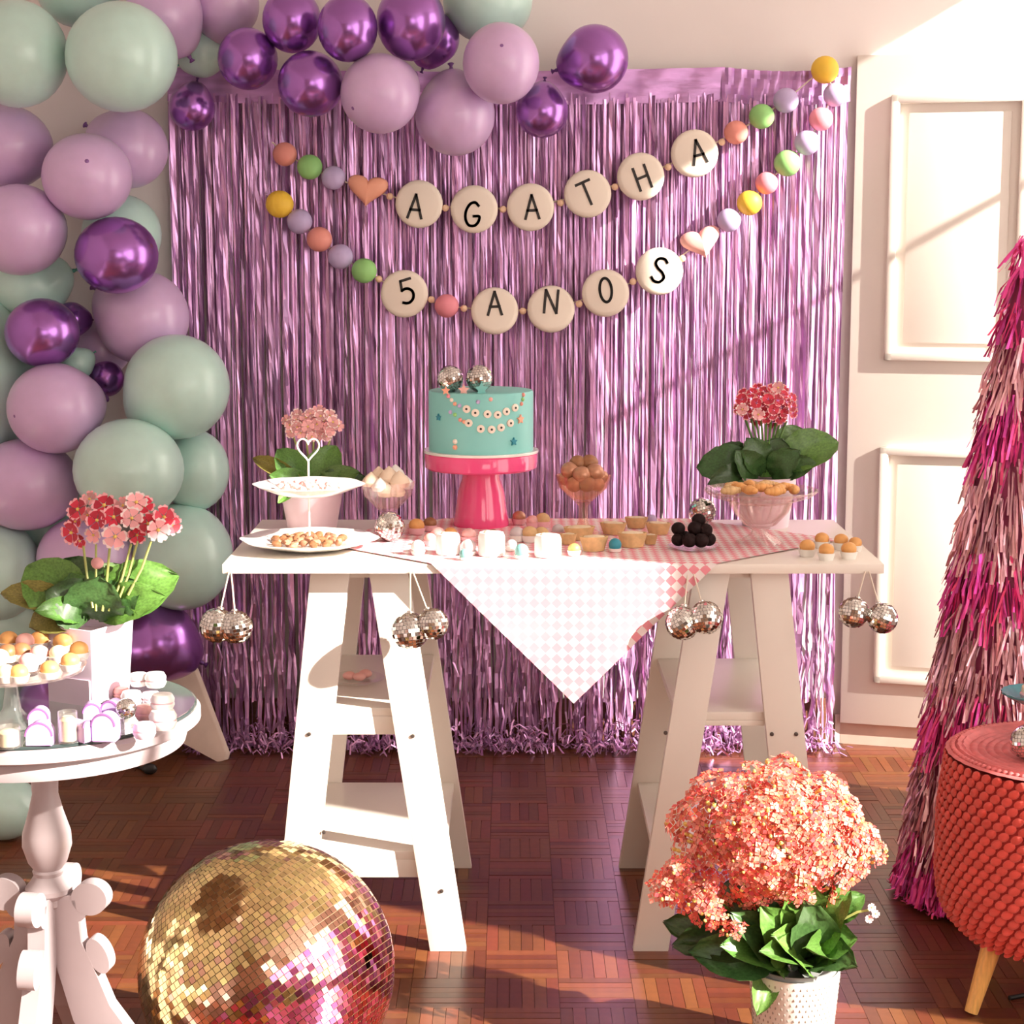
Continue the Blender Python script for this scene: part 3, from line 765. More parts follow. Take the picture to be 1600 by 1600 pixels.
def decor(px, py, r, m, name, dot=False, shape='disc'):
    p, n = oncake(px, py); q = n.to_track_quat('Z', 'Y').to_matrix()
    if shape == 'disc': g = MB().lathe([(r, -.001), (r, .003), (r * .8, .004), (.0005, .004)], 14, p, q)
    elif shape == 'star':
        pts = []
        for i in range(10):
            a = pi / 2 + i * pi / 5; rr = r if i % 2 == 0 else r * .48; pts.append(p + q @ Vector((rr * cos(a), rr * sin(a), -.001)))
        g = MB().prism(pts, n * .005)
    else: g = MB().ball(p, r, 10, 8)
    o = g.build(name, m, cb)
    if dot: MB().lathe([(r * .32, .0035), (r * .3, .0048), (.0003, .0048)], 8, p, q).build('dot', M['ink'], o)
for px, py in ((732, 639), (745, 645), (763, 647), (778, 648), (791, 643), (804, 637), (735, 661), (753, 670), (769, 671), (783, 668), (797, 661)): decor(px, py, 6.0 * sc, M['cream'], 'cake_disc', True)
for px, py, m in ((704, 619, 'b_pink'), (709, 625, 'cream'), (714, 631, 'b_peach'), (721, 634, 'b_lilac'), (814, 631, 'b_coral'), (816, 624, 'b_green'), (817, 617, 'b_coral'), (707, 644, 'b_lilac'), (714, 648, 'b_green'), (722, 656, 'b_coral'), (728, 659, 'b_peach'), (768, 624, 'b_rose'), (749, 628, 'b_lilac')): decor(px, py, 3.2 * sc, M[m], 'cake_bead', shape='ball')
decor(812, 655, 7.5 * sc, M['b_peach'], 'cake_star', shape='star'); decor(689, 652, 5.5 * sc, M['teal_dark'], 'cake_star', shape='star'); decor(802, 690, 6.5 * sc, M['teal_dark'], 'cake_star', shape='star')
decor(714, 690, 4 * sc, M['cream'], 'cake_bead', shape='ball'); decor(714, 699, 4 * sc, M['b_peach'], 'cake_bead', shape='ball')
for px, m, shp, rr in ((700, 'b_peach', 'star', 7), (727, 'b_rose', 'star', 9), (754, 'teal', 'star', 11)):
    p = Vector((c0.x + (px - 752) * sc, c0.y - rc * .80, zc + rr * sc * .55)); pts = []
    for i in range(10):
        a = pi / 2 + i * pi / 5; q = rr * sc * (1 if i % 2 == 0 else .5); pts.append(p + Vector((q * cos(a), -.003, q * sin(a))))
    MB().prism(pts, (0, .006, 0)).build('cake_topper', M[m], cb, smooth=False)
for px, r, lab in ((706, 20, 'left mirror ball on top of the teal cake'), (750, 20.5, 'right mirror ball on top of the teal cake')):
    mini_ball(Vector((c0.x + (px - 752) * sc, c0.y - rc * .45, zc + r * sc)), r * sc, lab, 'mirror balls on the cake')

# two-tier plate stand
a0 = onT(484, 858); sc = SC(a0)
ts = thing('tiered_stand', 'white two-tier plate stand with a heart shaped wire handle', 'cake stand', a0)
def plate(z, r, m=M['porcelain'], dep=.02, foot=.4):
    wob = lambda a, zz_: 1 + .025 * cos(8 * a)
    return MB().lathe([(.001, z), (r * foot, z), (r * .62, z + dep * .35), (r * .98, z + dep), (r, z + dep + .002), (r * .97, z + dep + .003), (r * .6, z + dep * .35 + .004), (.001, z + .004)], 48, (a0.x, a0.y, 0), wob=wob)
plate(ZT + .001, 107 * sc, dep=.022).build('plate', M['porcelain'], ts)
zu = P(484, 776, a0.y).z
plate(zu, 86 * sc, dep=.026, foot=.3).build('plate', M['porcelain'], ts)
zh = P(484, 722, a0.y).z
MB().tube([(a0.x, a0.y, ZT + .004), (a0.x, a0.y, zh)], .0022, 8).build('rod', M['porcelain'], ts)
hp = []
for i in range(33):
    a = 2 * pi * i / 32 + pi; x = .95 * sin(a) ** 3; y = (13 * cos(a) - 5 * cos(2 * a) - 2 * cos(3 * a) - cos(4 * a)) / 16
    hp.append((a0.x + x * 18 * sc, a0.y, zh + (y + 1.06) * 20 * sc))
MB().tube(hp, .0020, 6).build('handle', M['porcelain'], ts)
def small(name, mb, m, label, cat, group, origin):
    return prop(mb.build(name, m, None, origin=origin), label, cat, group)
def chunk(r, seed):
    rnd = random.Random(seed); g = MB()
    g.ball((0, 0, 0), r, 9, 6, (1, .8, .6)); g.v = [v * rnd.uniform(.82, 1.15) for v in g.v]; return g
CH = {m: [chunk(1, i).mesh('candy', M[m]) for i in range(3)] for m in ('copper_c', 'pinkcandy', 'brown')}
def heap(n, c, R, r, ms, label, cat, group, zb, layer=.6, name='candy', oval=1.0):
    for i in range(n):
        a = i * 2.39996; q = sqrt((i + .4) / n) * R
        k = random.choice(ms)
        up = (.62 * r) + (1 - q / R) * r * layer
        o = inst(name, random.choice(CH[k]), None, (c[0] + q * cos(a), c[1] + q * sin(a) * oval, zb + up), Euler((random.gauss(0, .3), random.gauss(0, .3), random.random() * 6)).to_quaternion(), (r,) * 3)
        prop(o, label, cat, group)
heap(34, a0, 60 * sc, 8.5 * sc, ('copper_c', 'copper_c', 'brown'), 'small copper brown candy on the lower plate of the two-tier stand', 'candy', 'copper candies on the lower plate', ZT + .012)
heap(24, a0, 52 * sc, 7 * sc, ('pinkcandy',), 'small pink candy on the upper plate of the two-tier stand', 'candy', 'pink candies on the upper plate', zu + .017, .3)

# leaves and flowers
def leaf_mesh(m, cup=.25, fold=.15, scal=0.0, nose=1.0, seed=0, tip=.0):
    rnd = random.Random(seed); nu, nv = 14, 8; vs = []; fs = []
    for i in range(nu + 1):
        t = i / nu
        wd = .5 * (sin(pi * min(1, t ** 1.25 * .985 + .012)) ** (.55 * nose)) * (1 + scal * sin(i * 3.1))
        for j in range(nv + 1):
            s_ = (j / nv - .5) * 2
            x = wd * s_; y = t
            z = cup * (s_ * s_) * wd + fold * sin(pi * t) * .5 - tip * t * t + .02 * rnd.gauss(0, 1)
            vs.append((x, y, z))
    for i in range(nu):
        for j in range(nv):
            k = i * (nv + 1) + j; fs.append((k, k + 1, k + nv + 2, k + nv + 1))
    b_ = MB(); b_.open = True; b_.add(vs, fs); return b_.mesh('leaf', M[m], True, angle=180)
LM = [leaf_mesh('leaf', .3, .2, .04, 1, i, .25) for i in range(3)]; LD = [leaf_mesh('leaf_dark', .25, .2, .05, 1, 10 + i, .25) for i in range(3)]; LY = [leaf_mesh('leaf_yellow', .4, .3, .05, 1, 20, .3)]
def put_leaf(parent, me, base, tipp, width, roll=0.0, up=Vector((0, -.35, 1)), name='leaf'):
    base, tipp = Vector(base), Vector(tipp); d = tipp - base; L_ = d.length; y = d.normalized()
    z = (up - y * up.dot(y)).normalized(); x = y.cross(z)
    R = Matrix((x, y, z)).transposed(); q = R.to_quaternion() @ Quaternion((0, 1, 0), roll)
    return inst(name, me, parent, base - wloc(parent), q, (width, L_, L_))
def flower_mesh(name, mp, mr, petals=5, ctr=True, seed=0):
    rnd = random.Random(seed); g = MB(); g.open = True
    for k in range(petals):
        a = 2 * pi * k / petals; da = 2 * pi / petals * .56
        R = Matrix.Rotation(a, 3, 'Z')
        pts = [(.08, 0, 0), (.45, -.33 * 5 / petals, .10), (.80, -.42 * 5 / petals, .20), (.98, -.18, .22), (.86, 0, .18), (.98, .18, .22), (.80, .42 * 5 / petals, .20), (.45, .33 * 5 / petals, .10), (.80, 0, .13)]
        pts = [R @ Vector(p) + Vector((0, 0, rnd.gauss(0, .03))) for p in pts]
        # inner petal and paler rim
        i2, i6 = pts[1].lerp(pts[2], .7), pts[7].lerp(pts[6], .7)
        q_ = pts + [i2, i6]
        g.add(q_, ((0, 1, 9, 8), (0, 8, 10, 7)), 0)
        g.add(q_, ((9, 2, 3, 8), (8, 3, 4), (8, 4, 5), (8, 5, 6, 10)), 1)
    if ctr: g.ball((0, 0, .06), .15, 8, 5, m=2)
    return g.mesh(name, [M[mp], M[mr], M['pollen']], True, angle=60)
FR = [flower_mesh('flower', 'pet_red', 'pet_rim', 5, True, i) for i in range(2)]; FP = flower_mesh('flower', 'pet_pink', 'pet_white', 5, True, 5)
FD = [flower_mesh('flower', 'pet_dusty', 'pet_pink', 5, True, 7), flower_mesh('flower', 'pet_dusty', 'pet_white', 5, True, 8)]
FX = [flower_mesh('flower', 'pet_red', 'pet_dusty', 5, False, 9), flower_mesh('flower', 'pet_red', 'pet_rim', 5, False, 12)]
def flower(parent, me, p, r, nrm):
    return inst('flower', me, parent, Vector(p) - wloc(parent), Vector(nrm).normalized().to_track_quat('Z', 'Y') @ Quaternion((0, 0, 1), random.random() * 6), (r,) * 3)

# pot plant behind the two-tier stand
b0 = onT(488, 826); b0.y = 4.23; b0 = P(488, 828, 4.23); b0.z = ZT; sc = SC(b0)
pl = thing('potted_flower', 'pale pink primrose in a pink pot behind the two-tier stand', 'plant', b0)
zr = P(488, 770, b0.y).z
MB().lathe([(.001, ZT), (38 * sc, ZT), (48 * sc, zr), (49 * sc, zr + .003), (44 * sc, zr), (43 * sc, zr - .01), (.001, zr - .01)], 36, (b0.x, b0.y, 0)).build('pot', M['pot_pink'], pl)
MB().lathe([(43 * sc, zr - .009), (.001, zr - .004)], 24, (b0.x, b0.y, 0)).build('soil', M['soil'], pl)
for bx, by, tx, ty, wd, me, yo in ((480, 760, 438, 705, .075, LM[0], -.03), (495, 760, 520, 700, .085, LM[1], -.02), (490, 762, 560, 742, .05, LD[0], -.05), (480, 762, 395, 712, .04, LY[0], 0), (478, 765, 432, 742, .06, LM[2], -.06), (500, 765, 548, 736, .06, LM[0], -.06), (488, 762, 490, 712, .07, LD[1], .03), (470, 768, 440, 775, .035, LM[1], -.075)):
    put_leaf(pl, me, P(bx, by, b0.y), P(tx, ty, b0.y + yo), wd * 1.0, 0, Vector((random.gauss(0, .15), -1, .45)))
ctr = P(489, 664, b0.y)
for i in range(26):
    a = i * 2.4; q = sqrt((i + .5) / 26); px = 489 + 44 * q * cos(a); py = 663 + 22 * q * sin(a)
    flower(pl, random.choice(FD), P(px, py, b0.y - .035 * (1 - q) + random.gauss(0, .012)), random.uniform(9, 12) * sc, (cos(a) * q * .7, -1, .35 - sin(a) * q * .6))
for k, (tx, ty) in enumerate(((455, 672), (478, 680), (500, 680), (520, 676), (490, 690))):
    MB().tube([P(487 + k, 765, b0.y), P((tx + 487) / 2, (ty + 765) / 2, b0.y + .005), P(tx, ty, b0.y)], .0022, 6).build('stem', M['stem'], pl)

# crystal glass with meringues and the copper glass with truffles
def goblet(name, label, px, py_base, py_rim, rim, r_stem, foot, py_bowl, gm, flare=1.0):
    p = onT(px, py_base); sc_ = SC(p); z = lambda py: P(px, py, p.y).z
    g = thing(name, label, 'glass', p)
    rib = lambda a, zq: 1 + .035 * cos(14 * a)
    zb, zr_ = z(py_bowl), z(py_rim)
    MB().lathe([(.001, ZT + .001), (foot * sc_, ZT + .001), (foot * .95 * sc_, ZT + .005), (foot * .45 * sc_, ZT + .014), (r_stem * sc_, ZT + .03), (r_stem * sc_, zb - .012), (r_stem * 1.7 * sc_, zb - .004)], 28, (p.x, p.y, 0), wob=rib).build('foot', gm, g)
    zm = zb + (zr_ - zb) * .5
    MB().lathe([(.001, zb - .004), (rim * .35 * sc_, zb), (rim * .86 * sc_, zm), (rim * sc_, zr_), (rim * .97 * sc_, zr_), (rim * .82 * sc_, zm), (rim * .3 * sc_, zb + .004), (.001, zb + .003)], 42, (p.x, p.y, 0), wob=rib).build('bowl', gm, g)
    return p, sc_, z
p, sc, z = goblet('dessert_glass', 'clear footed dessert glass heaped with meringues behind a mirror ball', 606, 838, 752, 42, 8, 26, 796, M['pinkglass'])
for dx, dy, py, r in ((-26, -.01, 752, 14), (-12, -.03, 760, 13), (2, 0, 745, 16), (18, -.02, 752, 16), (28, .01, 756, 13), (-14, .03, 742, 13), (12, .03, 740, 14), (-2, -.03, 768, 14), (14, -.035, 768, 13)):
    c = P(606 + dx, py, p.y + dy * .8)
    small('meringue', MB().lathe([(.001, -.7 * r * sc), (r * .85 * sc, -.55 * r * sc), (r * sc, -.1 * r * sc), (r * .8 * sc, .35 * r * sc), (r * .35 * sc, .8 * r * sc), (.001, 1.05 * r * sc)], 14, c, wob=lambda a, zq: 1 + .05 * cos(6 * a + zq * 90)), M['meringue'] if dx % 4 else M['white_sugar'], 'pale meringue heaped in the clear dessert glass', 'meringue', 'meringues in the clear glass', c)
b_ = onT(609, 848); r = 23 * SC(b_); mini_ball(Vector((b_.x, b_.y, ZT + r + .004)), r, 'mirror ball on the table before the dessert glass of meringues')
p, sc, z = goblet('dessert_glass', 'copper tinted footed glass heaped with truffles right of the cake', 911, 834, 742, 42, 7, 26, 782, M['roseglass'])
for dx, dy, py, r in ((-20, 0, 735, 15), (-2, -.02, 742, 15), (18, -.01, 738, 15), (-8, .01, 724, 14), (10, .01, 723, 14), (28, .01, 745, 12), (-28, .01, 748, 12), (6, -.025, 756, 14), (-14, -.02, 757, 13), (22, -.02, 757, 12)):
    c = P(911 + dx, py, p.y + dy)
    small('truffle', MB().ball(c, r * sc, 14, 9, (1, 1, .92)), M['brown'] if dx in (-8, 10, 6) else M['copper_c'], 'brown truffle heaped in the copper tinted glass', 'truffle', 'truffles in the copper glass', c)

# sweets on the cloth
def in_cup(px, py, r, cup, top, label, group, h=1.0, cat='sweet', zb=None):
    p = FL(px, py + r * .8, ZT if zb is None else zb); s_ = SC(p); zb = (ZT + .004 if zb is None else zb); R_ = r * s_
    t = thing('sweet_in_cup', label, cat, (p.x, p.y, zb), group)
    MB().lathe([(.001, zb), (R_ * .72, zb), (R_ * .98, zb + R_ * .75 * h), (R_ * .92, zb + R_ * .75 * h), (.001, zb + R_ * .5 * h)], 18, (p.x, p.y, 0), wob=lambda a, zq: 1 + .05 * cos(18 * a)).build('paper_cup', M[cup], t)
    MB().ball((p.x, p.y, zb + R_ * 1.0 * h), R_ * .88, 16, 10, (1, 1, .85)).build('candy_ball', M[top], t)
    return t
for px, py, r, cup, top, lab in (
  (651, 826, 14, 'cup_pink', 'orange', 'orange topped sweet in a pink cup nearest the mirror ball'), (672, 822, 12, 'cup_pink', 'brown', 'brown sweet in a pink cup left of the cake stand'),
  (684, 838, 13, 'cup_pink', 'pinkcandy', 'pale pink sweet behind the leftmost white mini cake'), (704, 838, 12, 'cup_pink', 'orange', 'orange sweet left of the pink pedestal foot'),
  (733, 840, 13, 'cup_pink', 'pinkcandy', 'pink sweet just in front of the pink pedestal'), (771, 840, 11, 'cup_white', 'brown', 'brown sweet behind the middle white mini cake'),
  (811, 812, 12, 'cup_pink', 'copper_c', 'copper sweet at the back right of the cake stand'), (832, 818, 11, 'cup_pink', 'pinkcandy', 'pink sweet at the back between the two copper ones'),
  (848, 816, 13, 'cup_pink', 'tan', 'tan sweet at the back left of the copper glass'), (808, 838, 13, 'cup_white', 'grey_c', 'grey lilac sweet right of the pink pedestal'),
  (828, 838, 14, 'cup_white', 'tan', 'tan sweet right of the grey lilac one'), (846, 838, 13, 'cup_white', 'tan', 'tan sweet behind the rightmost white mini cake'),
  (872, 832, 11, 'cup_pink', 'grey_c', 'grey sweet left of the tartlets'), (799, 855, 10, 'cup_white', 'grey_c', 'small grey sweet in front of the grey lilac one'),
  (897, 862, 11, 'cup_white', 'orange', 'small orange sweet at the front before the tartlets'), (672, 846, 11, 'cup_pink', 'b_rose', 'rose sweet at the front left of the cloth')):
    in_cup(px, py, r, cup, top, lab, 'sweets on the checked cloth')
for px, yb, r, h, lab in ((700, 874, 19, 32, 'leftmost white mini cake at the front of the table'), (768, 876, 21, 36, 'middle white mini cake at the front of the table'), (856, 878, 21, 34, 'rightmost white mini cake at the front of the table')):
    p = onT(px, yb - 6); s_ = SC(p); R_ = r * s_; hh = h * s_
    t = thing('mini_cake', lab, 'cake', p + Vector((0, 0, .004)), 'white mini cakes'); zb = ZT + .004
    MB().lathe([(.001, zb), (R_ * .96, zb), (R_, zb + hh * .1), (R_, zb + hh * .82), (R_ * .88, zb + hh), (.001, zb + hh)], 24, (p.x, p.y, 0)).build('icing', M['white_sugar'], t)
    MB().ball((p.x - R_ * .3, p.y - R_ * .2, zb + hh), R_ * .3, 10, 6, (1, 1, .6)).build('topping', M['meringue'], t)
for px, py, r, m, lab in ((732, 862, 13, 'grey_c', 'silver grey sweet between the left and middle mini cakes'), (815, 868, 12, 'teal', 'pale teal sweet between the middle and right mini cakes'), (653, 862, 12, 'white_sugar', 'small white sweet at the front left of the cloth'), (961, 858, 11, 'teal_dark', 'dark teal sweet before the tartlets'), (1018, 818, 9, 'b_lilac', 'small grey blue sweet at the back behind the tartlets'), (726, 872, 9, 'teal', 'tiny teal sweet at the front edge')):
    p = onT(px, py + r * .6); s_ = SC(p); R_ = r * s_; zb = ZT + .004
    t = thing('sweet', lab, 'sweet', (p.x, p.y, zb), 'round sweets on the cloth')
    MB().lathe([(.001, zb), (R_ * .8, zb), (R_, zb + R_ * .5), (.001, zb + R_ * .4)], 14, (p.x, p.y, 0)).build('paper_cup', M['cup_white'], t)
    MB().ball((p.x, p.y, zb + R_), R_ * .92, 14, 9).build('candy_ball', M[m], t)
for i, (px, yb, wd, h, lab) in enumerate(((905, 850, 52, 26, 'tan tartlet under the copper glass'), (928, 868, 46, 30, 'front tan tartlet, left of the dark teal sweet'), (958, 842, 42, 24, 'tan tartlet behind the dark teal sweet'), (988, 862, 46, 30, 'long tan tartlet right of the dark teal sweet'), (994, 832, 36, 22, 'rearmost tan tartlet on the checked cloth'), (1028, 842, 40, 24, 'tan tartlet next to the dark chocolate dish'), (1016, 858, 22, 20, 'small tan tartlet end left of the dark chocolates'), (888, 858, 26, 22, 'tan tartlet left of the front one'))):
    p = onT(px, yb - 5); s_ = SC(p); zb = ZT + .004; a, b2, hh = wd / 2 * s_, wd / 3.0 * s_, h * .75 * s_
    t = thing('tartlet', lab, 'pastry', (p.x, p.y, zb), 'boat tartlets on the cloth')
    Mx = Matrix.Rotation(random.uniform(-.4, .4), 3, 'Z') @ Matrix.Diagonal((1, b2 / a, 1))
    rib = lambda an, zq: 1 + .03 * cos(16 * an)
    MB().lathe([(.001, 0), (a * .72, 0), (a, hh), (a * .9, hh), (a * .85, hh * .8), (.001, hh * .8)], 28, (p.x, p.y, zb), Mx, wob=rib).build('crust', M['tan'], t)
    MB().lathe([(a * .87, hh * .8), (a * .7, hh * 1.02), (.001, hh * 1.12)], 24, (p.x, p.y, zb), Mx).build('filling', M['cream_fill'], t)
# dark chocolates on a glass dish
p = onT(1083, 860); s_ = SC(p)
t = thing('glass_dish', 'low clear glass dish holding dark chocolates', 'dish', p + Vector((0, 0, .004)))
MB().lathe([(.001, ZT + .004), (26 * s_, ZT + .004), (38 * s_, ZT + .010), (40 * s_, ZT + .012), (37 * s_, ZT + .014), (24 * s_, ZT + .008), (.001, ZT + .008)], 36, (p.x, p.y, 0)).build('dish', M['glass'], t)
for dx, dy, k, r in ((-24, -.01, 0, 11), (-8, -.028, 0, 12), (10, -.03, 0, 12), (24, -.008, 0, 11), (6, .012, 0, 12), (-12, .02, 0, 11), (-24, -.004, 1.5, 11), (2, -.010, 1.4, 12), (18, -.014, 1.4, 11), (8, .0, 2.7, 11)):
    c = Vector((p.x + dx * s_, p.y + dy, ZT + .010 + r * s_ * (1 + k)))
    small('chocolate', MB().ball(c, r * s_, 14, 9, (1, 1, .95)), M['dark'], 'dark chocolate ball piled on the low glass dish', 'chocolate', 'dark chocolates on the glass dish', c)
b_ = onT(1097, 822); r = 21 * SC(b_); mini_ball(Vector((b_.x, b_.y, ZT + r + .004)), r, 'mirror ball on the table behind the dark chocolates')
# crystal bowl with pastries
p = onT(1187, 850); s_ = SC(p); z = lambda py: P(1187, py, p.y).z
t = thing('pedestal_bowl', 'large ribbed crystal pedestal bowl piled with golden pastries', 'bowl', p)
rib = lambda a, zq: 1 + .09 * cos(18 * a)
MB().lathe([(.001, ZT + .001), (36 * s_, ZT + .001), (34 * s_, ZT + .006), (14 * s_, ZT + .022), (11 * s_, z(828)), (16 * s_, z(824))], 40, (p.x, p.y, 0), wob=rib).build('foot', M['pinkglass'], t)
MB().lathe([(.001, z(826)), (22 * s_, z(820)), (40 * s_, z(800)), (48 * s_, z(782)), (46 * s_, z(782)), (38 * s_, z(800)), (20 * s_, z(816)), (.001, z(820))], 72, (p.x, p.y, 0), wob=rib).build('bowl', M['pinkglass'], t)
MB().lathe([(40 * s_, z(786)), (78 * s_, z(774)), (88 * s_, z(765)), (86 * s_, z(764)), (74 * s_, z(771)), (.001, z(778))], 72, (p.x, p.y, 0), wob=lambda a, zq: 1 + .02 * cos(24 * a)).build('rim', M['pinkglass'], t)
zb = z(772)
for i in range(15):
    a = i * 2.4; q = sqrt((i + .4) / 15) * 58 * s_
    c = Vector((p.x + q * cos(a) - .004, p.y + q * sin(a) * .8, zb + .010 + .013 * (1 - q / (60 * s_))))
    g = MB(); L_ = .022; an = random.random() * 3
    for k in range(5):
        tt_ = (k - 2) / 2; g.ball(c + Vector((cos(an), sin(an), 0)) * tt_ * L_ * .8, .0125 * (1 - .35 * abs(tt_)), 10, 7, (1, 1, .85))
    small('pastry', g, M['orange'] if i % 3 else M['tan'], 'golden twisted pastry piled in the crystal pedestal bowl', 'pastry', 'pastries in the crystal bowl', c)
# crimson primrose behind the bowl
b0 = P(1196, 800, 4.26); b0.z = ZT; sc = SC(b0)
pl = thing('potted_flower', 'crimson primrose with broad dark leaves behind the crystal bowl', 'plant', b0)
zr = P(1196, 744, b0.y).z
MB().lathe([(.001, ZT), (36 * sc, ZT), (44 * sc, zr - .02), (46 * sc, zr - .018), (46 * sc, zr), (43 * sc, zr), (42 * sc, zr - .012), (.001, zr - .012)], 36, (b0.x, b0.y, 0)).build('pot', M['pot_pink'], pl)
MB().lathe([(42 * sc, zr - .011), (.001, zr - .006)], 24, (b0.x, b0.y, 0)).build('soil', M['soil'], pl)
for bx, by, tx, ty, wd, me, yo in ((1185, 738, 1096, 722, .10, LD[0], -.02), (1180, 735, 1120, 698, .07, LD[1], .02), (1210, 735, 1306, 682, .10, LM[1], -.01), (1205, 730, 1262, 668, .09, LM[0], .03), (1190, 740, 1175, 690, .08, LD[2], -.04), (1200, 742, 1218, 690, .09, LD[0], -.03), (1215, 742, 1265, 722, .06, LD[1], -.06), (1170, 742, 1118, 750, .06, LD[2], -.07), (1196, 742, 1196, 700, .08, LD[0], .03), (1185, 745, 1160, 712, .07, LD[1], -.06), (1205, 745, 1240, 708, .07, LD[2], -.06)):
    put_leaf(pl, me, P(bx, by, b0.y), P(tx, ty, b0.y + yo), wd * 1.0, 0, Vector((random.gauss(0, .15), -1, .45)))
for i in range(34):
    a = i * 2.4; q = sqrt((i + .5) / 34); px = 1199 + 48 * q * cos(a); py = 632 + 29 * q * sin(a)
    flower(pl, random.choice(FX), P(px, py, b0.y - .045 * (1 - q * q) + random.gauss(0, .01)), random.uniform(9, 12) * sc, (cos(a) * q * .8, -1, .3 - sin(a) * q * .8))
for px, py in ((1160, 640), (1216, 606), (1185, 648)): flower(pl, FP, P(px, py, b0.y - .05), 11 * sc, (random.gauss(0, .4), -1, .5))
for k in range(9):
    tx, ty = 1165 + k * 8, 655 + random.uniform(-8, 4)
    MB().tube([P(1190 + k * 2, 745, b0.y), P((tx + 1196) / 2, (ty + 745) / 2, b0.y + random.uniform(-.02, .01)), P(tx, ty, b0.y)], .0028, 6).build('stem', M['leaf'], pl)
# six sweets at the right end
for px, py, r, lab in ((1261, 858, 14, 'leftmost of the six orange topped sweets at the table right end'), (1291, 864, 14, 'front middle orange topped sweet at the table right end'), (1326, 862, 14, 'front right orange topped sweet at the table right end'), (1284, 846, 13, 'rear middle orange topped sweet at the table right end'), (1314, 848, 13, 'rear orange topped sweet, second from the right of six'), (1336, 852, 12, 'rightmost orange topped sweet at the table end')):
    in_cup(px, py, r, 'cup_white', 'orange', lab, 'orange topped sweets at the right end', 1.15, zb=ZT)
# glass dish on the trestle shelf
p = FL(556, 1066, .529); s_ = SC(p)
t = thing('glass_dish', 'small clear glass dish on the sunlit trestle upper shelf', 'dish', p)
MB().lathe([(.001, .530), (30 * s_, .530), (44 * s_, .538), (45 * s_, .541), (42 * s_, .541), (28 * s_, .533), (.001, .533)], 36, (p.x, p.y, 0)).build('dish', M['glass'], t)
for i, (dx, dy) in enumerate(((-10, 0), (6, -.01), (14, .02))):
    c = Vector((p.x + dx * s_, p.y + dy, .534 + 7 * s_)); small('candy', MB().ball(c, 9 * s_, 10, 7, (1.2, 1, .75)), M['b_rose'], 'rose candy in the glass dish on the trestle shelf', 'candy', 'candies in the shelf dish', c)

# ---------------------------------------------------------------- round table
RX, RY, RZ, RR = -.78, 3.0, .74, .25
rt = thing('round_table', 'pale lilac round pedestal table with scrolled legs and glass top', 'table', (RX, RY, 0))
MB().lathe([(.001, RZ), (RR, RZ), (RR + .001, RZ - .003), (RR - .001, RZ - .004), (.001, RZ - .004)], 96, (RX, RY, 0)).build('glass_top', [M['tabletop']], rt)
MB().lathe([(RR + .002, RZ - .0005), (RR + .004, RZ - .002), (RR + .004, RZ - .005), (RR - .01, RZ - .0055)], 96, (RX, RY, 0)).build('glass_edge', M['glass_edge'], rt)
MB().lathe([(.001, RZ - .006), (RR + .004, RZ - .006), (RR + .010, RZ - .012), (RR + .010, RZ - .026), (RR - .004, RZ - .032), (RR - .012, RZ - .034), (RR - .010, RZ - .040), (RR - .016, RZ - .062), (RR - .03, RZ - .066), (.001, RZ - .066)], 96, (RX, RY, 0)).build('table_rim', M['round'], rt)
def rz(py): return P(88, py, RY).z
s_ = .00108
MB().lathe([(.001, RZ - .066), (30 * s_, RZ - .066), (22 * s_, RZ - .085), (20 * s_, rz(1240)), (26 * s_, rz(1265)), (37 * s_, rz(1300)), (38 * s_, rz(1320)), (30 * s_, rz(1345)), (22 * s_, rz(1356)), (24 * s_, rz(1360)), (22 * s_, rz(1366)), (28 * s_, rz(1376)), (36 * s_, rz(1385)), (36 * s_, rz(1392)), (24 * s_, rz(1402)), (24 * s_, rz(1412)), (20 * s_, rz(1416)), (20 * s_, rz(1500)), (.001, rz(1503))], 40, (RX, RY, 0)).build('column', M['round'], rt)
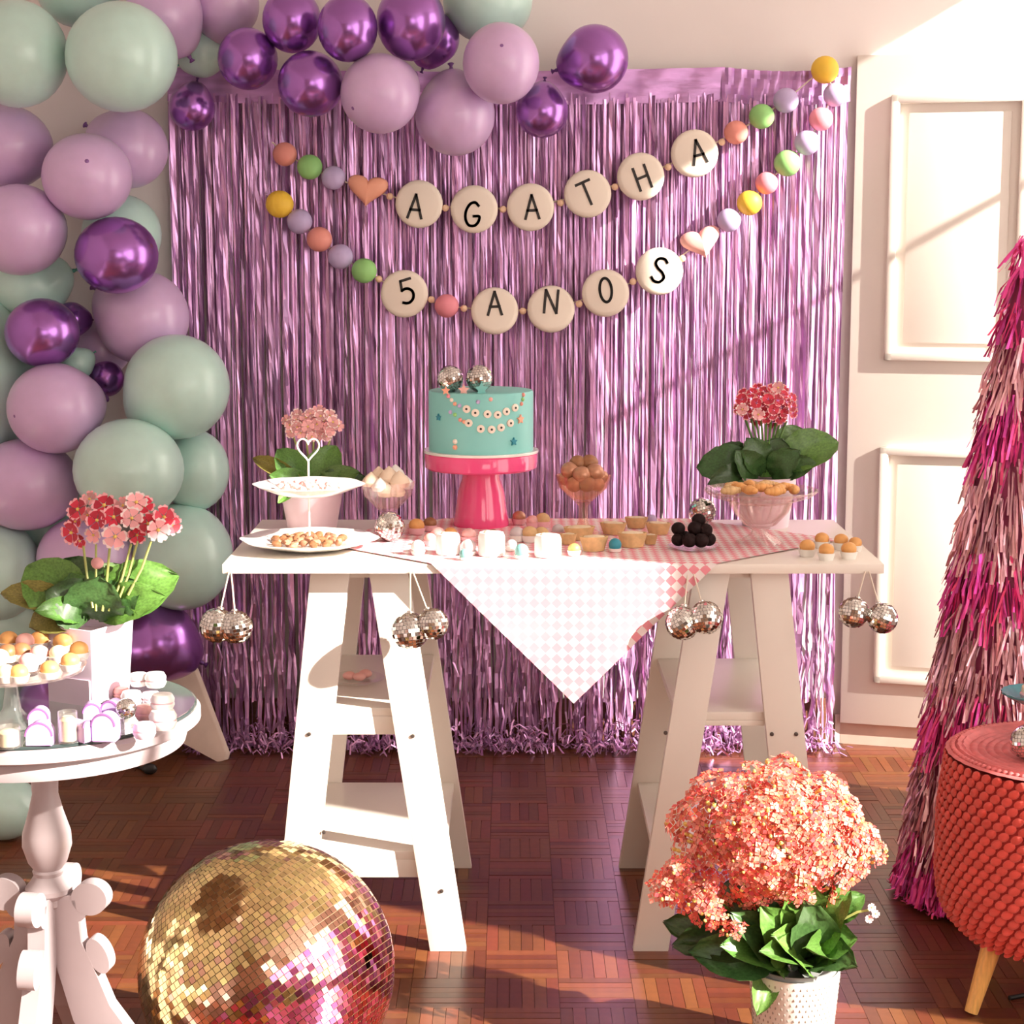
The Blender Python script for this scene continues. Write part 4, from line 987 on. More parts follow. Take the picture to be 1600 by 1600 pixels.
# S-curved plank legs: outline in (radius, height), swept across their thickness
zA, zB = rz(1420), rz(1490)
for k, a in enumerate((261, -9, 81, 171)):
    an = radians(a); d = Vector((cos(an), sin(an), 0)); n_ = Vector((-sin(an), cos(an), 0)); th = .030
    V3 = lambda r_, z_, o_: Vector((RX, RY, max(z_, 0))) + d * r_ + n_ * o_
    ctl = [(.030, zA + .022, .022), (.031, zA - .01, .025), (.033, zB + .025, .027), (.046, zB - .012, .031), (.074, .215, .036), (.108, .165, .038), (.150, .105, .033), (.192, .055, .026), (.226, .022, .019), (.248, .011, .011)]
    up_, dn_ = [], []
    for q in range(len(ctl)):
        a0, a1 = ctl[max(0, q - 1)], ctl[min(len(ctl) - 1, q + 1)]; tx, tz = a1[0] - a0[0], a1[1] - a0[1]; l_ = sqrt(tx * tx + tz * tz); nx, nz_ = -tz / l_, tx / l_
        up_.append((ctl[q][0] + nx * ctl[q][2], ctl[q][1] + nz_ * ctl[q][2])); dn_.append((ctl[q][0] - nx * ctl[q][2], ctl[q][1] - nz_ * ctl[q][2]))
    g = MB()
    for q in range(len(ctl) - 1):
        g.prism([V3(*up_[q], -th / 2), V3(*up_[q + 1], -th / 2), V3(*dn_[q + 1], -th / 2), V3(*dn_[q], -th / 2)], n_ * th)
    for (r_, z_, R1, R2, w_, ro) in ((.076, zA + .026, .031, .028, th, 0), (.046, zA + .008, .026, .022, th * .98, .5), (.088, zB + .006, .017, .032, th * .98, .42)):
        pts = []
        for q in range(28):
            b1 = 2 * pi * q / 28; x_, y_ = R1 * cos(b1), R2 * sin(b1)
            pts.append(V3(r_ + x_ * cos(ro) - y_ * sin(ro) * (-1 if R2 < R1 else 1), z_ + y_ * cos(ro) + x_ * sin(ro) * (-1 if R2 < R1 else 1), -w_ / 2))
        g.prism(pts, n_ * w_)
    g.build('leg', M['round'], rt)
def onR(px, py): return FL(px, py, RZ)
# flower box and the red primrose
p = P(140, 1080, 3.06); p.z = RZ; s_ = SC(p)
t = thing('potted_flower', 'red and pink primrose in a pale lilac square box on the round table', 'plant', p)
ztp = P(140, 972, p.y).z; ang = radians(-28); R = Matrix.Rotation(ang, 3, 'Z')
bw, tw = 43 * s_, 50 * s_
vs = [R @ Vector((x * bw, y * bw, 0)) for x, y in ((-1, -1), (1, -1), (1, 1), (-1, 1))] + [R @ Vector((x * tw, y * tw, ztp - RZ)) for x, y in ((-1, -1), (1, -1), (1, 1), (-1, 1))] + [R @ Vector((x * tw * .93, y * tw * .93, ztp - RZ)) for x, y in ((-1, -1), (1, -1), (1, 1), (-1, 1))] + [R @ Vector((x * tw * .9, y * tw * .9, ztp - RZ - .02)) for x, y in ((-1, -1), (1, -1), (1, 1), (-1, 1))]
fs = [(3, 2, 1, 0)] + [(i, (i + 1) % 4, 4 + (i + 1) % 4, 4 + i) for i in range(4)] + [(4 + i, 4 + (i + 1) % 4, 8 + (i + 1) % 4, 8 + i) for i in range(4)] + [(8 + i, 8 + (i + 1) % 4, 12 + (i + 1) % 4, 12 + i) for i in range(4)] + [(12, 13, 14, 15)]
MB().add([v + p for v in vs], fs).build('flower_box', M['pot_lilac'], t, bevel=.002)
fz = R @ Vector((0, -1, 0))
MB().box(p + R @ Vector((0, -bw - .0035, .022)), (bw * 1.9, .003, .044), R).build('box_band', M['pot_lilac'], t)
for bx, by, tx, ty, wd, me, yo in ((130, 960, 45, 885, .085, LM[0], -.02), (120, 965, 8, 918, .045, LY[0], -.03), (115, 965, 55, 970, .055, LY[0], -.05), (140, 955, 98, 872, .085, LD[0], .01), (150, 960, 150, 880, .085, LM[1], .02), (160, 960, 262, 895, .085, LM[2], -.02), (155, 958, 195, 880, .08, LM[0], .03), (140, 965, 85, 925, .075, LD[1], -.05), (150, 968, 150, 915, .085, LD[2], -.05), (165, 966, 238, 928, .06, LM[1], -.05), (140, 968, 110, 905, .07, LM[2], -.03), (165, 968, 200, 912, .07, LD[0], -.03), (120, 968, 72, 948, .04, LM[0], -.075)):
    put_leaf(t, me, P(bx, by, p.y), P(tx, ty, p.y + yo), wd * 1.2, 0, Vector((random.gauss(0, .15), -1, .6)))
for px, py, r, me, yo in ((122, 796, 20, FR[0], 0), (112, 832, 20, FR[1], -.02), (163, 790, 21, FR[0], 0), (152, 813, 19, FR[1], -.03), (178, 808, 20, FR[0], -.03), (206, 810, 19, FP, -.03), (180, 838, 22, FP, -.05), (213, 785, 19, FP, 0), (225, 790, 18, FR[1], .02), (231, 818, 19, FR[0], -.02), (247, 828, 20, FP, -.04), (256, 808, 20, FR[1], -.02), (268, 820, 18, FR[0], 0), (140, 780, 15, FD[0], .03), (192, 790, 15, FD[0], .02), (146, 836, 15, FP, -.02), (214, 836, 16, FR[0], -.01), (118, 815, 15, FR[0], .01), (137, 805, 14, FP, .01), (125, 845, 14, FR[0], -.01)):
    q = P(px, py, p.y + yo); flower(t, me, q, r * .98 * s_, ((px - 185) / 130, -1, (815 - py) / 60 + .25))
for x0, y0, x1, y1 in ((160, 955, 172, 850), (200, 930, 236, 846), (150, 955, 150, 850), (145, 950, 130, 850), (170, 955, 205, 850), (180, 950, 215, 845)):
    MB().tube([P(x0, y0, p.y - .03), P((x0 * .4 + x1 * .6), (y0 + y1) / 2, p.y - .02), P(x1, y1, p.y - .01)], .0022, 6).build('stem', M['stem'], t)
MB().ball(P(152, 880, p.y - .05), 10 * s_, 10, 7, (1, 1, .9)).build('bud', M['pet_dusty'], t)
# footed sweet plate at the left edge
p = onR(20, 1136); s_ = SC(p); z = lambda py: P(20, py, p.y).z
t = thing('footed_plate', 'clear footed glass plate of sweets at the left of the round table', 'cake stand', p)
MB().lathe([(.001, RZ + .001), (32 * s_, RZ + .001), (30 * s_, RZ + .008), (14 * s_, RZ + .03), (9 * s_, z(1070)), (12 * s_, z(1060))], 32, (p.x, p.y, 0), wob=lambda a, zq: 1 + .04 * cos(12 * a)).build('foot', M['glass'], t)
zp2 = z(1052)
MB().lathe([(.001, zp2 - .004), (40 * s_, zp2 - .004), (112 * s_, zp2 + .004), (116 * s_, zp2 + .012), (114 * s_, zp2 + .012), (108 * s_, zp2 + .006), (.001, zp2)], 56, (p.x, p.y, 0)).build('plate', M['pinkglass'], t)
k = 0
for px, py, m, lab in ((30, 1052, 'orange', 'orange sweet at the front of the footed plate, left one'), (78, 1046, 'orange', 'orange sweet at the front of the footed plate, right one'), (110, 1034, 'orange', 'orange sweet at the right rim of the footed plate, lower one'), (124, 1016, 'orange', 'orange sweet at the right rim of the footed plate, upper one'), (98, 1004, 'orange', 'orange sweet at the back right of the footed plate'), (62, 1000, 'orange', 'orange sweet at the back of the footed plate'), (14, 1000, 'orange', 'orange sweet at the back left of the footed plate'), (92, 1022, 'cream_fill', 'pale cream sweet inside the ring of orange sweets'), (62, 1022, 'b_rose', 'rose sweet near the middle of the footed plate'), (45, 1034, 'pinkcandy', 'pink sweet behind the front orange sweets'), (34, 1018, 'brown', 'chocolate sweet in the middle of the footed plate, right one'), (12, 1020, 'brown', 'chocolate sweet in the middle of the footed plate, left one'), (-5, 1045, 'pinkcandy', 'pink sweet at the frame edge on the footed plate'), (0, 1028, 'cream_fill', 'cream sweet at the frame edge on the footed plate'), (40, 1003, 'b_rose', 'rose sweet at the back of the footed plate'), (10, 1052, 'cream_fill', 'cream sweet at the front left of the footed plate')):
    in_cup(px, py, 17, 'cup_white', m, lab, 'sweets on the footed plate', .9, zb=zp2 + .006)
# lilac arch boxes, tubes, cookies
def arch(px, yb, wd, hh, rot, lab):
    p = onR(px, yb); s_ = SC(p); w2, h2 = wd / 2 * s_, hh * s_
    t = thing('arch_box', lab, 'gift box', p, 'lilac arch boxes on the round table'); R = Matrix.Rotation(rot, 3, 'Z')
    def ar(k, y0): return [p + R @ Vector((x * k, y0, z_ * (1 if k == 1 else .93) + (0 if k == 1 else .002))) for x, z_ in [(-w2, 0), (w2, 0)] + [(w2 * cos(i * pi / 12), h2 - w2 + w2 * sin(i * pi / 12)) for i in range(13)]]
    MB().prism(ar(1, 0), R @ Vector((0, .030, 0))).build('box_body', M['lilac_box'], t, bevel=.001)
    MB().prism(ar(.98, -.0022), R @ Vector((0, .002, 0))).build('box_front', M['lilac_box'], t)
    g = MB(); g.tube([p + R @ Vector((w2 * cos(i * pi / 12) * 1.02, -.0005, h2 - w2 + w2 * sin(i * pi / 12) * 1.03)) for i in range(13)], .0022, 6); g.build('box_edge', M['lilac_in'], t)
for px, yb, wd, hh, rot, lab in ((61, 1166, 40, 36, .05, 'lilac arched box at the table edge under the footed plate'), (162, 1160, 36, 44, -.1, 'lilac arched box at the front between glass tube and grey ball'), (144, 1140, 26, 40, .2, 'lilac arched box just behind the front one, left'), (172, 1134, 26, 38, -.15, 'lilac arched box just behind the front one, right'), (138, 1160, 18, 34, .9, 'lilac arched box turned sideways left of the front one'), (60, 1140, 30, 32, .1, 'lilac arched box in shade under the footed plate')): arch(px, yb, wd, hh, rot, lab)
def tube_jar(px, yb, r, hh, lab):
    p = onR(px, yb); s_ = SC(p); t = thing('glass_tube', lab, 'jar', p, 'glass favour tubes')
    z0, z1 = RZ + .001, RZ + hh * s_
    MB().lathe([(.001, z0), (r * s_, z0), (r * s_, z1), (r * .92 * s_, z1), (r * .92 * s_, z0 + .002), (.001, z0 + .002)], 24, (p.x, p.y, 0)).build('tube', M['glass'], t)
    MB().lathe([(.001, z0 + .003), (r * .88 * s_, z0 + .003), (r * .88 * s_, z0 + (z1 - z0) * .72), (r * .5 * s_, z0 + (z1 - z0) * .84), (.001, z0 + (z1 - z0) * .84)], 18, (p.x, p.y, 0), wob=lambda a, zq: 1 + .04 * cos(5 * a + 300 * zq)).build('filling', M['cream_fill'], t)
tube_jar(107, 1160, 15, 50, 'clear favour tube between the two lilac arched boxes'); tube_jar(14, 1168, 18, 34, 'clear favour tube at the frame edge on the round table')
p = onR(198, 1142); r = 16 * SC(p)
mini_ball(Vector((p.x, p.y, RZ + .020 + r)), r, 'mirror ball on a little base at the round table front')
t = thing('ball_base', 'tiny clear base under the mirror ball on the round table', 'base', (p.x, p.y, RZ)); MB().lathe([(.001, RZ + .001), (r * .9, RZ + .001), (r * .6, RZ + .012), (r * .7, RZ + .021), (r * .4, RZ + .0205), (.001, RZ + .014)], 20, (p.x, p.y, 0)).build('ring', M['glass'], t)
for i, (px, py, r, lv, m, lab) in enumerate(((255, 1122, 22, 0, 'white_sugar', 'large white bonbon at the right edge of the round table'), (255, 1100, 19, 1, 'white_sugar', 'white bonbon resting on the large one at the right edge'), (228, 1112, 17, 0, 'pinkcandy', 'pink bonbon left of the large white one'), (244, 1068, 17, 1, 'white_sugar', 'white bonbon at the back right of the heap'), (218, 1070, 15, 1, 'white_sugar', 'white bonbon at the back left of the heap'), (206, 1090, 17, 0, 'white_sugar', 'white bonbon at the left end of the heap'), (190, 1082, 13, 0, 'b_rose', 'rose bonbon at the left end of the heap'), (236, 1090, 15, 0, 'pot_lilac', 'lilac bonbon in the middle of the heap'), (226, 1140, 18, 0, 'pot_lilac', 'lilac bonbon in front of the heap right of the mirror ball'))):
    p = onR(px, py + r * (.8 + lv * 1.1)); s_ = SC(p); zb = RZ + .001 + lv * 1.55 * 17 * s_
    t = thing('bonbon', lab, 'sweet', (p.x, p.y, zb), 'bonbons heaped on the round table')
    MB().lathe([(.001, zb), (r * .8 * s_, zb + .001), (r * s_, zb + r * .45 * s_), (r * .98 * s_, zb + r * .62 * s_)], 20, (p.x, p.y, 0)).build('lower_shell', M[m], t)
    MB().lathe([(r * .90 * s_, zb + r * .60 * s_), (r * .90 * s_, zb + r * .78 * s_)], 20, (p.x, p.y, 0)).build('filling', M['cup_pink'], t)
    MB().lathe([(r * .98 * s_, zb + r * .76 * s_), (r * s_, zb + r * .95 * s_), (r * .8 * s_, zb + r * 1.35 * s_), (.001, zb + r * 1.5 * s_)], 20, (p.x, p.y, 0)).build('upper_shell', M[m], t)

# ---------------------------------------------------------------- big gold mirror ball on the floor
BR = .226; bc = P(418, 1535, 3.14); bc.z = BR; 
bb = thing('mirror_ball', 'big gold and magenta mirror ball on the floor before the sunlit trestle', 'disco ball', bc)
MB().ball(bc, BR * .992, 64, 40).build('core', M['ballcore'], bb)
ax = Vector((-.60, .27, .75)).normalized(); R = ax.to_track_quat('Z', 'Y').to_matrix()
NB = 62; per = []
for j, nn, nj, tv, bv, hh, hw in tiles(None, None, BR, NB, None, .020, gap=.90, seed=4):
    lat = math.asin(max(-1, min(1, nn.z)))
    m = 'gold' if lat > .07 else ('copper' if lat > -.09 else 'magenta')
    rnd = random.random()
    if .07 < lat < .34 and rnd < .26 - lat * .5: m = 'copper'
    if m == 'magenta' and lat > -.35 and rnd < .25: m = 'gold'
    nw, tw_, bw_, njw = R @ nn, R @ tv, R @ bv, R @ nj
    c = bc + nw * BR
    view = (Vector((0, 0, H)) - c).normalized().dot(nw)
    py = 800 - F * (c.y * sin(TH) + (c.z - H) * cos(TH)) / (c.y * cos(TH) - (c.z - H) * sin(TH))
    per.append((view if py < 1600 else -1, c, tw_, bw_, njw, hh, hw, m))
per.sort(key=lambda q: -q[0])
TMs = {m: MB().box((0, 0, 0), (2, 2, 1)).mesh('mirror_tile', M[m], False) for m in ('gold', 'copper', 'magenta')}
rest = {m: MB() for m in TMs}
for i, (vw, c, t_, b_, n_, hh, hw, m) in enumerate(per):
    if i < 300:
        Rm = Matrix((t_, b_, n_)).transposed()
        inst('mirror_tile', TMs[m], bb, c - bc, Rm.to_quaternion(), (hw, hh, .0012))
    else:
        g = rest[m]; g.open = True
        g.add([c - t_ * hw - b_ * hh, c + t_ * hw - b_ * hh, c + t_ * hw + b_ * hh, c - t_ * hw + b_ * hh], ((0, 1, 2, 3),))
for m in rest:
    o = rest[m].build('%s_tiles' % m, M[m], bb, smooth=False); o['kind'] = 'stuff'

# ---------------------------------------------------------------- coral kalanchoe in a white pot
p = FL(1238, 1640, 0); p.y = 3.30; p.x = P(1240, 1560, 3.3).x; p.z = 0; s_ = SC(P(1240, 1560, 3.3))
kp = thing('potted_flower', 'large coral kalanchoe in a dimpled white pot on the floor', 'plant', p)
zr = P(1240, 1512, 3.3).z
MB().lathe([(.001, .0), (56 * s_, .0), (59 * s_, .008), (71 * s_, zr), (72 * s_, zr + .004), (68 * s_, zr + .003), (66 * s_, zr - .02), (.001, zr - .02)], 48, (p.x, p.y, 0)).build('pot', M['pot_white'], kp)
MB().lathe([(64 * s_, zr - .012), (67 * s_, zr + .012), (64 * s_, zr + .012), (62 * s_, zr), (.001, zr)], 36, (p.x, p.y, 0)).build('pot_liner', M['pot_dark'], kp)
dm = MB(); rows = 15  # small raised dabs, coloured like the shade inside the pot's dimples
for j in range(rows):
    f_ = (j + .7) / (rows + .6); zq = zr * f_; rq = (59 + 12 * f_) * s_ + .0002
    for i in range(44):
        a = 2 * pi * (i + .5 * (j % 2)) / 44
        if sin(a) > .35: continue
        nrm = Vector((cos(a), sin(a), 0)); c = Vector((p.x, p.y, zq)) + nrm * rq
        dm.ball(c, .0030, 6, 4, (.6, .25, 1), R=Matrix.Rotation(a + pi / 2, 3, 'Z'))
o = dm.build('pot_dimple_shade', M['dimple_shade'], kp); o['kind'] = 'stuff'
def cluster_mesh(seed, n=21):
    rnd = random.Random(seed); g = MB(); g.open = True
    for i in range(n):
        a = i * 2.39996; q = sqrt((i + .5) / n); x, y = q * cos(a), q * sin(a)
        c = Vector((x, y, .55 * (1 - q * q) + rnd.gauss(0, .06))); nr = Vector((x * .8 + rnd.gauss(0, .2), y * .8 + rnd.gauss(0, .2), 1)).normalized()
        Q = nr.to_track_quat('Z', 'Y').to_matrix() @ Matrix.Rotation(rnd.random() * 6, 3, 'Z'); r = rnd.uniform(.30, .40)
        mi = rnd.choice((0, 0, 0, 0, 1, 1)); bud = rnd.random() < .10
        if bud:
            g.ball(c, r * .32, 6, 4, (1, 1, 1.4), 2); continue
        for k in range(4):
            b1 = Matrix.Rotation(k * pi / 2, 3, 'Z')
            g.add([c + Q @ (b1 @ Vector(v)) * r for v in ((.06, 0, 0), (.55, -.42, .12), (1.0, 0, .16), (.55, .42, .12))], ((0, 1, 2, 3),), mi)
        g.add([c + Q @ Vector(v) * r for v in ((.13, 0, .1), (0, .13, .1), (-.13, 0, .1), (0, -.13, .1))], ((0, 1, 2, 3),), 2)
    return g.mesh('flower_cluster', [M['pet_coral'], M['pet_light'], M['pollen']], False)
CM = [cluster_mesh(i) for i in range(4)]
fc = P(1215, 1345, 3.30)
# dome of clusters (px, py, radius px, distance)
cl_list = []
for i in range(60):
    a = i * 2.39996; q = sqrt((i + .5) / 60)
    px = 1205 + 148 * q * cos(a); py = 1318 - 10 + 112 * q * sin(a)
    if py > 1370 and px < 1130: continue
    yo = -.15 * sqrt(max(0, 1 - q * q)) + .02 + random.gauss(0, .018)
    cl_list.append((px, py, random.uniform(24, 32), yo, (cos(a) * q, -.8 * sqrt(max(.05, 1 - q * q)) - .1, .45 - sin(a) * q * .9)))
for px, py, r in ((1328, 1290, 30), (1352, 1310, 28), (1345, 1335, 28), (1318, 1262, 28), (1372, 1330, 20), (1330, 1350, 28)): cl_list.append((px, py, r, -.02, (.5, -.6, .6)))
for px, py, r in ((1040, 1385, 26), (1062, 1392, 28), (1088, 1400, 30), (1105, 1422, 26), (1122, 1438, 20), (1060, 1360, 24), (1045, 1400, 20), (1148, 1452, 20), (1100, 1385, 22)): cl_list.append((px, py, r, -.09, (-.4, -.7, .6)))
for px, py, r, yo, nrm in cl_list:
    q = P(px, py, 3.30 + yo)
    inst('flower_cluster', random.choice(CM), kp, q - p, (Vector(nrm) + Vector((random.gauss(0, .15), random.gauss(0, .15), random.gauss(0, .15)))).normalized().to_track_quat('Z', 'Y'), (r * s_,) * 3)
for k in range(16):
    px, py, r, yo, nrm = random.choice(cl_list)
    MB().tube([P(1235 + random.uniform(-30, 30), 1500, 3.3), P((px + 1240) / 2, (py + 1500) / 2, 3.3 + yo * .3), P(px, py, 3.3 + yo * .7)], .003, 6).build('stem', M['leaf'], kp)
for bx, by, tx, ty, wd, me, yo in ((1235, 1470, 1160, 1405, .09, LD[0], -.03), (1230, 1480, 1070, 1465, .085, LD[1], -.06), (1220, 1490, 1100, 1490, .085, LD[2], -.09), (1200, 1490, 1050, 1440, .07, LD[0], -.02), (1240, 1470, 1205, 1395, .10, LD[1], -.09), (1250, 1470, 1258, 1400, .10, LM[0], -.10), (1255, 1475, 1300, 1420, .09, LM[1], -.08), (1260, 1490, 1318, 1462, .09, LM[2], -.08), (1250, 1500, 1275, 1440, .10, LD[2], -.12), (1235, 1505, 1215, 1440, .09, LM[0], -.12), (1225, 1505, 1160, 1470, .08, LM[1], -.12), (1260, 1505, 1315, 1490, .08, LD[0], -.11), (1240, 1508, 1245, 1462, .09, LM[2], -.13), (1215, 1500, 1175, 1440, .08, LD[1], -.11), (1196, 1498, 1192, 1572, .05, LM[0], -.10), (1270, 1460, 1318, 1390, .07, LM[1], -.02), (1240, 1460, 1280, 1380, .09, LD[2], .0), (1225, 1465, 1190, 1375, .09, LD[0], .0), (1240, 1450, 1130, 1380, .09, LD[1], .03), (1225, 1470, 1110, 1440, .08, LD[2], .0), (1250, 1500, 1225, 1478, .06, LM[1], -.15), (1268, 1500, 1290, 1470, .06, LM[0], -.13), (1290, 1440, 1345, 1400, .05, LM[2], -.02)):
    put_leaf(kp, me, P(bx, by, 3.30), P(tx, ty, 3.30 + yo), wd * 1.1, random.uniform(-.4, .4), Vector((random.gauss(0, .2), -1, .7)))
MB().tube([P(1290, 1450, 3.28), P(1340, 1425, 3.26), P(1358, 1422, 3.26)], .0025, 6).build('stem', M['stem'], kp)
for i, (px, py) in enumerate(((1362, 1418), (1368, 1428), (1358, 1436))):
    inst('flower', FP, kp, P(px, py, 3.255) - p, Quaternion((1, 0, 0), 1.2), (.008,) * 3)

# ---------------------------------------------------------------- pink tinsel tree
tp = FL(1578, 1425, 0); tp = Vector((P(1580, 1000, 4.13).x, 4.13, 0)); zt_ = P(1567, 372, 4.13).z
tr = thing('tinsel_tree', 'tall cone tree of hot pink and rose tinsel fringe before the door', 'decoration', tp)
def rad(z): return .012 + .265 * max(0, 1 - z / zt_) ** .93
MB().lathe([(.001, .01), (rad(.02) * .8, .01)] + [(rad(zt_ * i / 10) * .82, zt_ * i / 10 + .005) for i in range(1, 10)] + [(.001, zt_ - .01)], 32, (tp.x, tp.y, 0)).build('cone', M['tin_core'], tr)
def zy(py): return P(1578, py, 4.13).z
bands = [(372, 'tin_hot'), (425, 'tin_hot'), (480, 'tin_hot'), (530, 'tin_dusty'), (575, 'tin_dusty'), (615, 'tin_hot'), (655, 'tin_hot'), (715, 'tin_dusty'), (765, 'tin_dusty'), (815, 'tin_dusty'), (862, 'tin_hot'), (900, 'tin_hot'), (945, 'tin_dusty'), (990, 'tin_dusty'), (1035, 'tin_dusty'), (1075, 'tin_hot'), (1115, 'tin_hot'), (1160, 'tin_dusty'), (1205, 'tin_dusty'), (1255, 'tin_dusty'), (1300, 'tin_hot'), (1345, 'tin_hot'), (1375, 'tin_hot')]
for bi, (py, m) in enumerate(bands):
    z0 = min(zy(py), zt_ - .005); nst = int(30 + 800 * rad(z0)); g = MB(); g.open = True
    Ln = (.06 + .05 * min(1, (py - 372) / 200)) if bi < 21 else .07
    for i in range(nst):
        a = 2 * pi * (i + random.random()) / nst; r0 = rad(z0) * .84; L_ = Ln * random.uniform(.75, 1.35); wd = random.uniform(.004, .008)
        d = Vector((cos(a), sin(a), 0)); tg_ = Vector((-sin(a), cos(a), 0)); pts = []
        fl = random.uniform(.010, .034); sw_ = random.gauss(0, .014); zz0 = z0 + random.uniform(-.012, .012); tw_ = random.gauss(0, .5)
        for k in range(5):
            t_ = k / 4; zq = zz0 - L_ * t_
            rr = max(r0, rad(max(0, zq)) * .80) + fl * (t_ ** .7) + random.gauss(0, .003)
            pt = Vector((tp.x, tp.y, 0)) + d * rr + tg_ * sw_ * t_ + Vector((0, 0, max(zq, .006 + random.random() * .012)))
            tw_ += random.gauss(0, .35); sd = (tg_ * cos(tw_) + d * sin(tw_)) * wd / 2
            pts += [pt - sd, pt + sd]
        g.add(pts, [(2 * k, 2 * k + 1, 2 * k + 3, 2 * k + 2) for k in range(4)])
    o = g.build('tinsel_tier', M[m], tr, smooth=False); o['kind'] = 'stuff'
    o['label'] = 'hot pink tinsel tier' if m == 'tin_hot' else 'rose tinsel tier'
MB().tube([(tp.x, tp.y, zt_ - .04), (tp.x - .001, tp.y, zt_), (tp.x - .004, tp.y, zt_ + .012), (tp.x - .008, tp.y, zt_ + .016)], [.010, .006, .003, .001], 8).build('tip', M['tin_hot'], tr)

# ---------------------------------------------------------------- knitted pouf
PC = Vector((P(1668, 1175, 3.56).x, 3.56, 0)); ZP = P(1668, 1180, 3.56).z; PR = .246
pf = thing('pouf_stool', 'round coral knitted pouf stool on golden wooden legs', 'stool', PC)
def prf(z):          # radius of the body at height z
    k = (ZP - z)
    if z > .24: return PR * (.955 + .055 * min(1, k / .12))
    return PR * (1.0 - .30 * ((.24 - z) / .115) ** 2.2) if z > .125 else PR * .6
MB().lathe([(.001, .125), (PR * .55, .128)] + [(prf(.135 + (ZP - .14) * i / 16) - .004, .135 + (ZP - .14) * i / 16) for i in range(17)] + [(.001, ZP - .004)], 64, (PC.x, PC.y, 0)).build('body', M['knit_core'], pf)
top = []
for i in range(60): top.append((PR * (1 - i / 60) * .955 + .0001, ZP + .004 + .0035 * abs(sin(i * pi / 4)) + .006 * (1 if 5 < i < 10 else 0)))
MB().lathe(top, 96, (PC.x, PC.y, 0), wob=lambda a, zq: 1 + .006 * cos(60 * a)).build('knit_top', M['knit_top'], pf)
st_me = MB().ball((0, 0, 0), 1, 8, 6, (.62, .42, 1.0), R=Matrix.Rotation(.45, 3, 'Y')).mesh('knit_stitch', M['knit'])
stl = []; rows = 22; z_ = .135
zs = [.137 + (ZP - .147) * j / (rows - 1) for j in range(rows)]
for j, zq in enumerate(zs):
    r_ = prf(zq); n_ = 58
    dz = .01; sl = atan2(prf(zq + dz) - prf(zq - dz), 2 * dz)
    for i in range(n_):
        a = 2 * pi * (i + .5 * (j % 2)) / n_
        nrm = Vector((cos(a), sin(a), 0)); c = Vector((PC.x, PC.y, zq)) + nrm * (r_ - .002)
        fac = -nrm.y - .45 * nrm.x
        vx = 800 + F * c.x / (c.y * cos(TH) - (c.z - H) * sin(TH))
        stl.append((fac if vx < 1612 else fac - 5, c, a, r_, sl))
stl.sort(key=lambda q: -q[0])
rest = MB()
for i, (fac, c, a, r_, sl) in enumerate(stl):
    q = Quaternion((0, 0, 1), a + pi / 2) @ Quaternion((1, 0, 0), -sl)
    scl = (pi * r_ / 58 * 1.30, .012, .0112)
    if i < 300: inst('knit_stitch', st_me, pf, c - PC, q, scl)
    else: 
        M4 = Matrix.LocRotScale(c, q, Vector(scl)); rest.add([v.co for v in st_me.vertices], [tuple(pp.vertices) for pp in st_me.polygons], 0, M4)
o = rest.build('knit_stitches', M['knit'], pf); o['kind'] = 'stuff'
br = MB()
for i in range(110):
    a = 2 * pi * i / 110; br.ball((PC.x + PR * .90 * cos(a), PC.y + PR * .90 * sin(a), ZP + .008), .006, 8, 6, (1, 1, .8))
o = br.build('knit_rim', M['knit_top'], pf); o['kind'] = 'stuff'
for a in (205, 115, 25, 295):
    an = radians(a); d = Vector((cos(an), sin(an), 0))
    MB().tube([PC + d * .165 + Vector((0, 0, .19)), PC + d * .165 + Vector((0, 0, .145)), PC + d * .215 + Vector((0, 0, .002))], [.022, .021, .0135], 16).build('leg', M['legwood'], pf)
p = P(1606, 1156, 3.50); r = 27 * SC(p); p.z = ZP + .010 + r; mini_ball(p, r, 'mirror ball on top of the coral pouf')
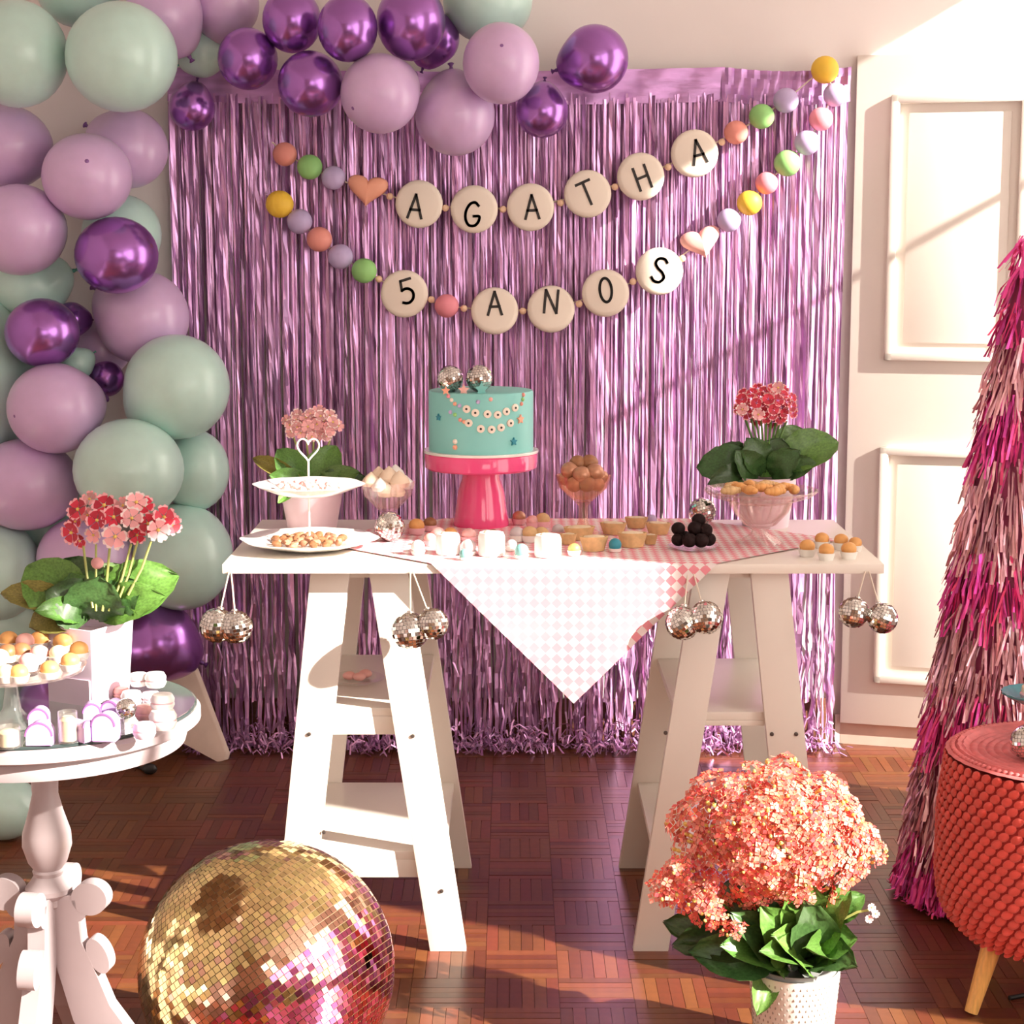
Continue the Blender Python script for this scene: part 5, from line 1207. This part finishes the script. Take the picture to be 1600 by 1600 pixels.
# teal footed plate on the pouf
q = Vector((PC.x + .02, 3.66, ZP + .010)); zq = P(1630, 1092, 3.66).z
t = thing('footed_plate', 'teal footed plate standing on the coral pouf at the frame edge', 'cake stand', q); xq = P(1624, 1090, 3.66).x
q.x = xq
MB().lathe([(.001, q.z), (.04, q.z), (.035, q.z + .006), (.012, q.z + .02), (.010, zq - .012), (.03, zq - .004)], 28, (q.x, q.y, 0)).build('foot', M['teal_plate'], t)
MB().lathe([(.001, zq - .006), (.05, zq - .004), (.074, zq + .010), (.075, zq + .014), (.071, zq + .014), (.048, zq + .002), (.001, zq)], 40, (q.x, q.y, 0), wob=lambda a, zz_: 1 + .02 * cos(20 * a)).build('plate', M['teal_plate'], t)
p = Vector((q.x - .006, q.y - .01, zq + .001)); t = thing('mini_cake', 'small peach cake on the teal plate at the frame edge', 'cake', p)
MB().lathe([(.001, p.z), (.032, p.z), (.036, p.z + .012), (.034, p.z + .016)], 24, (p.x, p.y, 0), wob=lambda a, zz_: 1 + .03 * cos(16 * a)).build('paper_cup', M['cup_pink'], t)
MB().lathe([(.033, p.z + .015), (.032, p.z + .026), (.02, p.z + .036), (.001, p.z + .038)], 24, (p.x, p.y, 0)).build('icing', M['meringue'], t)

# ---------------------------------------------------------------- odds and ends on the floor
g0 = FL(345, 1190, 0); Yb = g0.y
poly = [P(x, y, Yb + (1190 - y) * .0006) for x, y in ((235, 1040), (303, 1045), (353, 1178), (350, 1188), (340, 1191), (245, 1140))]
t = prop(MB().prism(poly, (.012, .010, 0)).build('board_foot', M['beige'], None, bevel=.003, origin=(g0.x, g0.y, 0)), 'slanted beige board foot on the floor behind the round table', 'stand')
a = FL(215, 1200, 0); b_ = FL(248, 1220, 0)
t = thing('cable_plug', 'small black plug and cable lying on the floor behind the round table', 'cable', (b_.x, b_.y, 0))
MB().tube([a + Vector((-.1, .05, .004)), a + Vector((0, 0, .004)), (a + b_) / 2 + Vector((0, 0, .006))], .004, 8).build('cable', M['black'], t)
MB().ball((a + b_) / 2 + Vector((.005, 0, .016)), .016, 12, 8, (1.4, .8, 1)).build('plug', M['black'], t)
a = FL(1577, 1563, 0)
t = prop(MB().tube([a + Vector((0, 0, .005)), a + Vector((.05, .02, .005)), a + Vector((.12, .02, .005)), a + Vector((.2, -.03, .005))], .005, 8).build('cable', M['black'], None, origin=a), 'black cable end on the floor beside the pouf leg', 'cable')
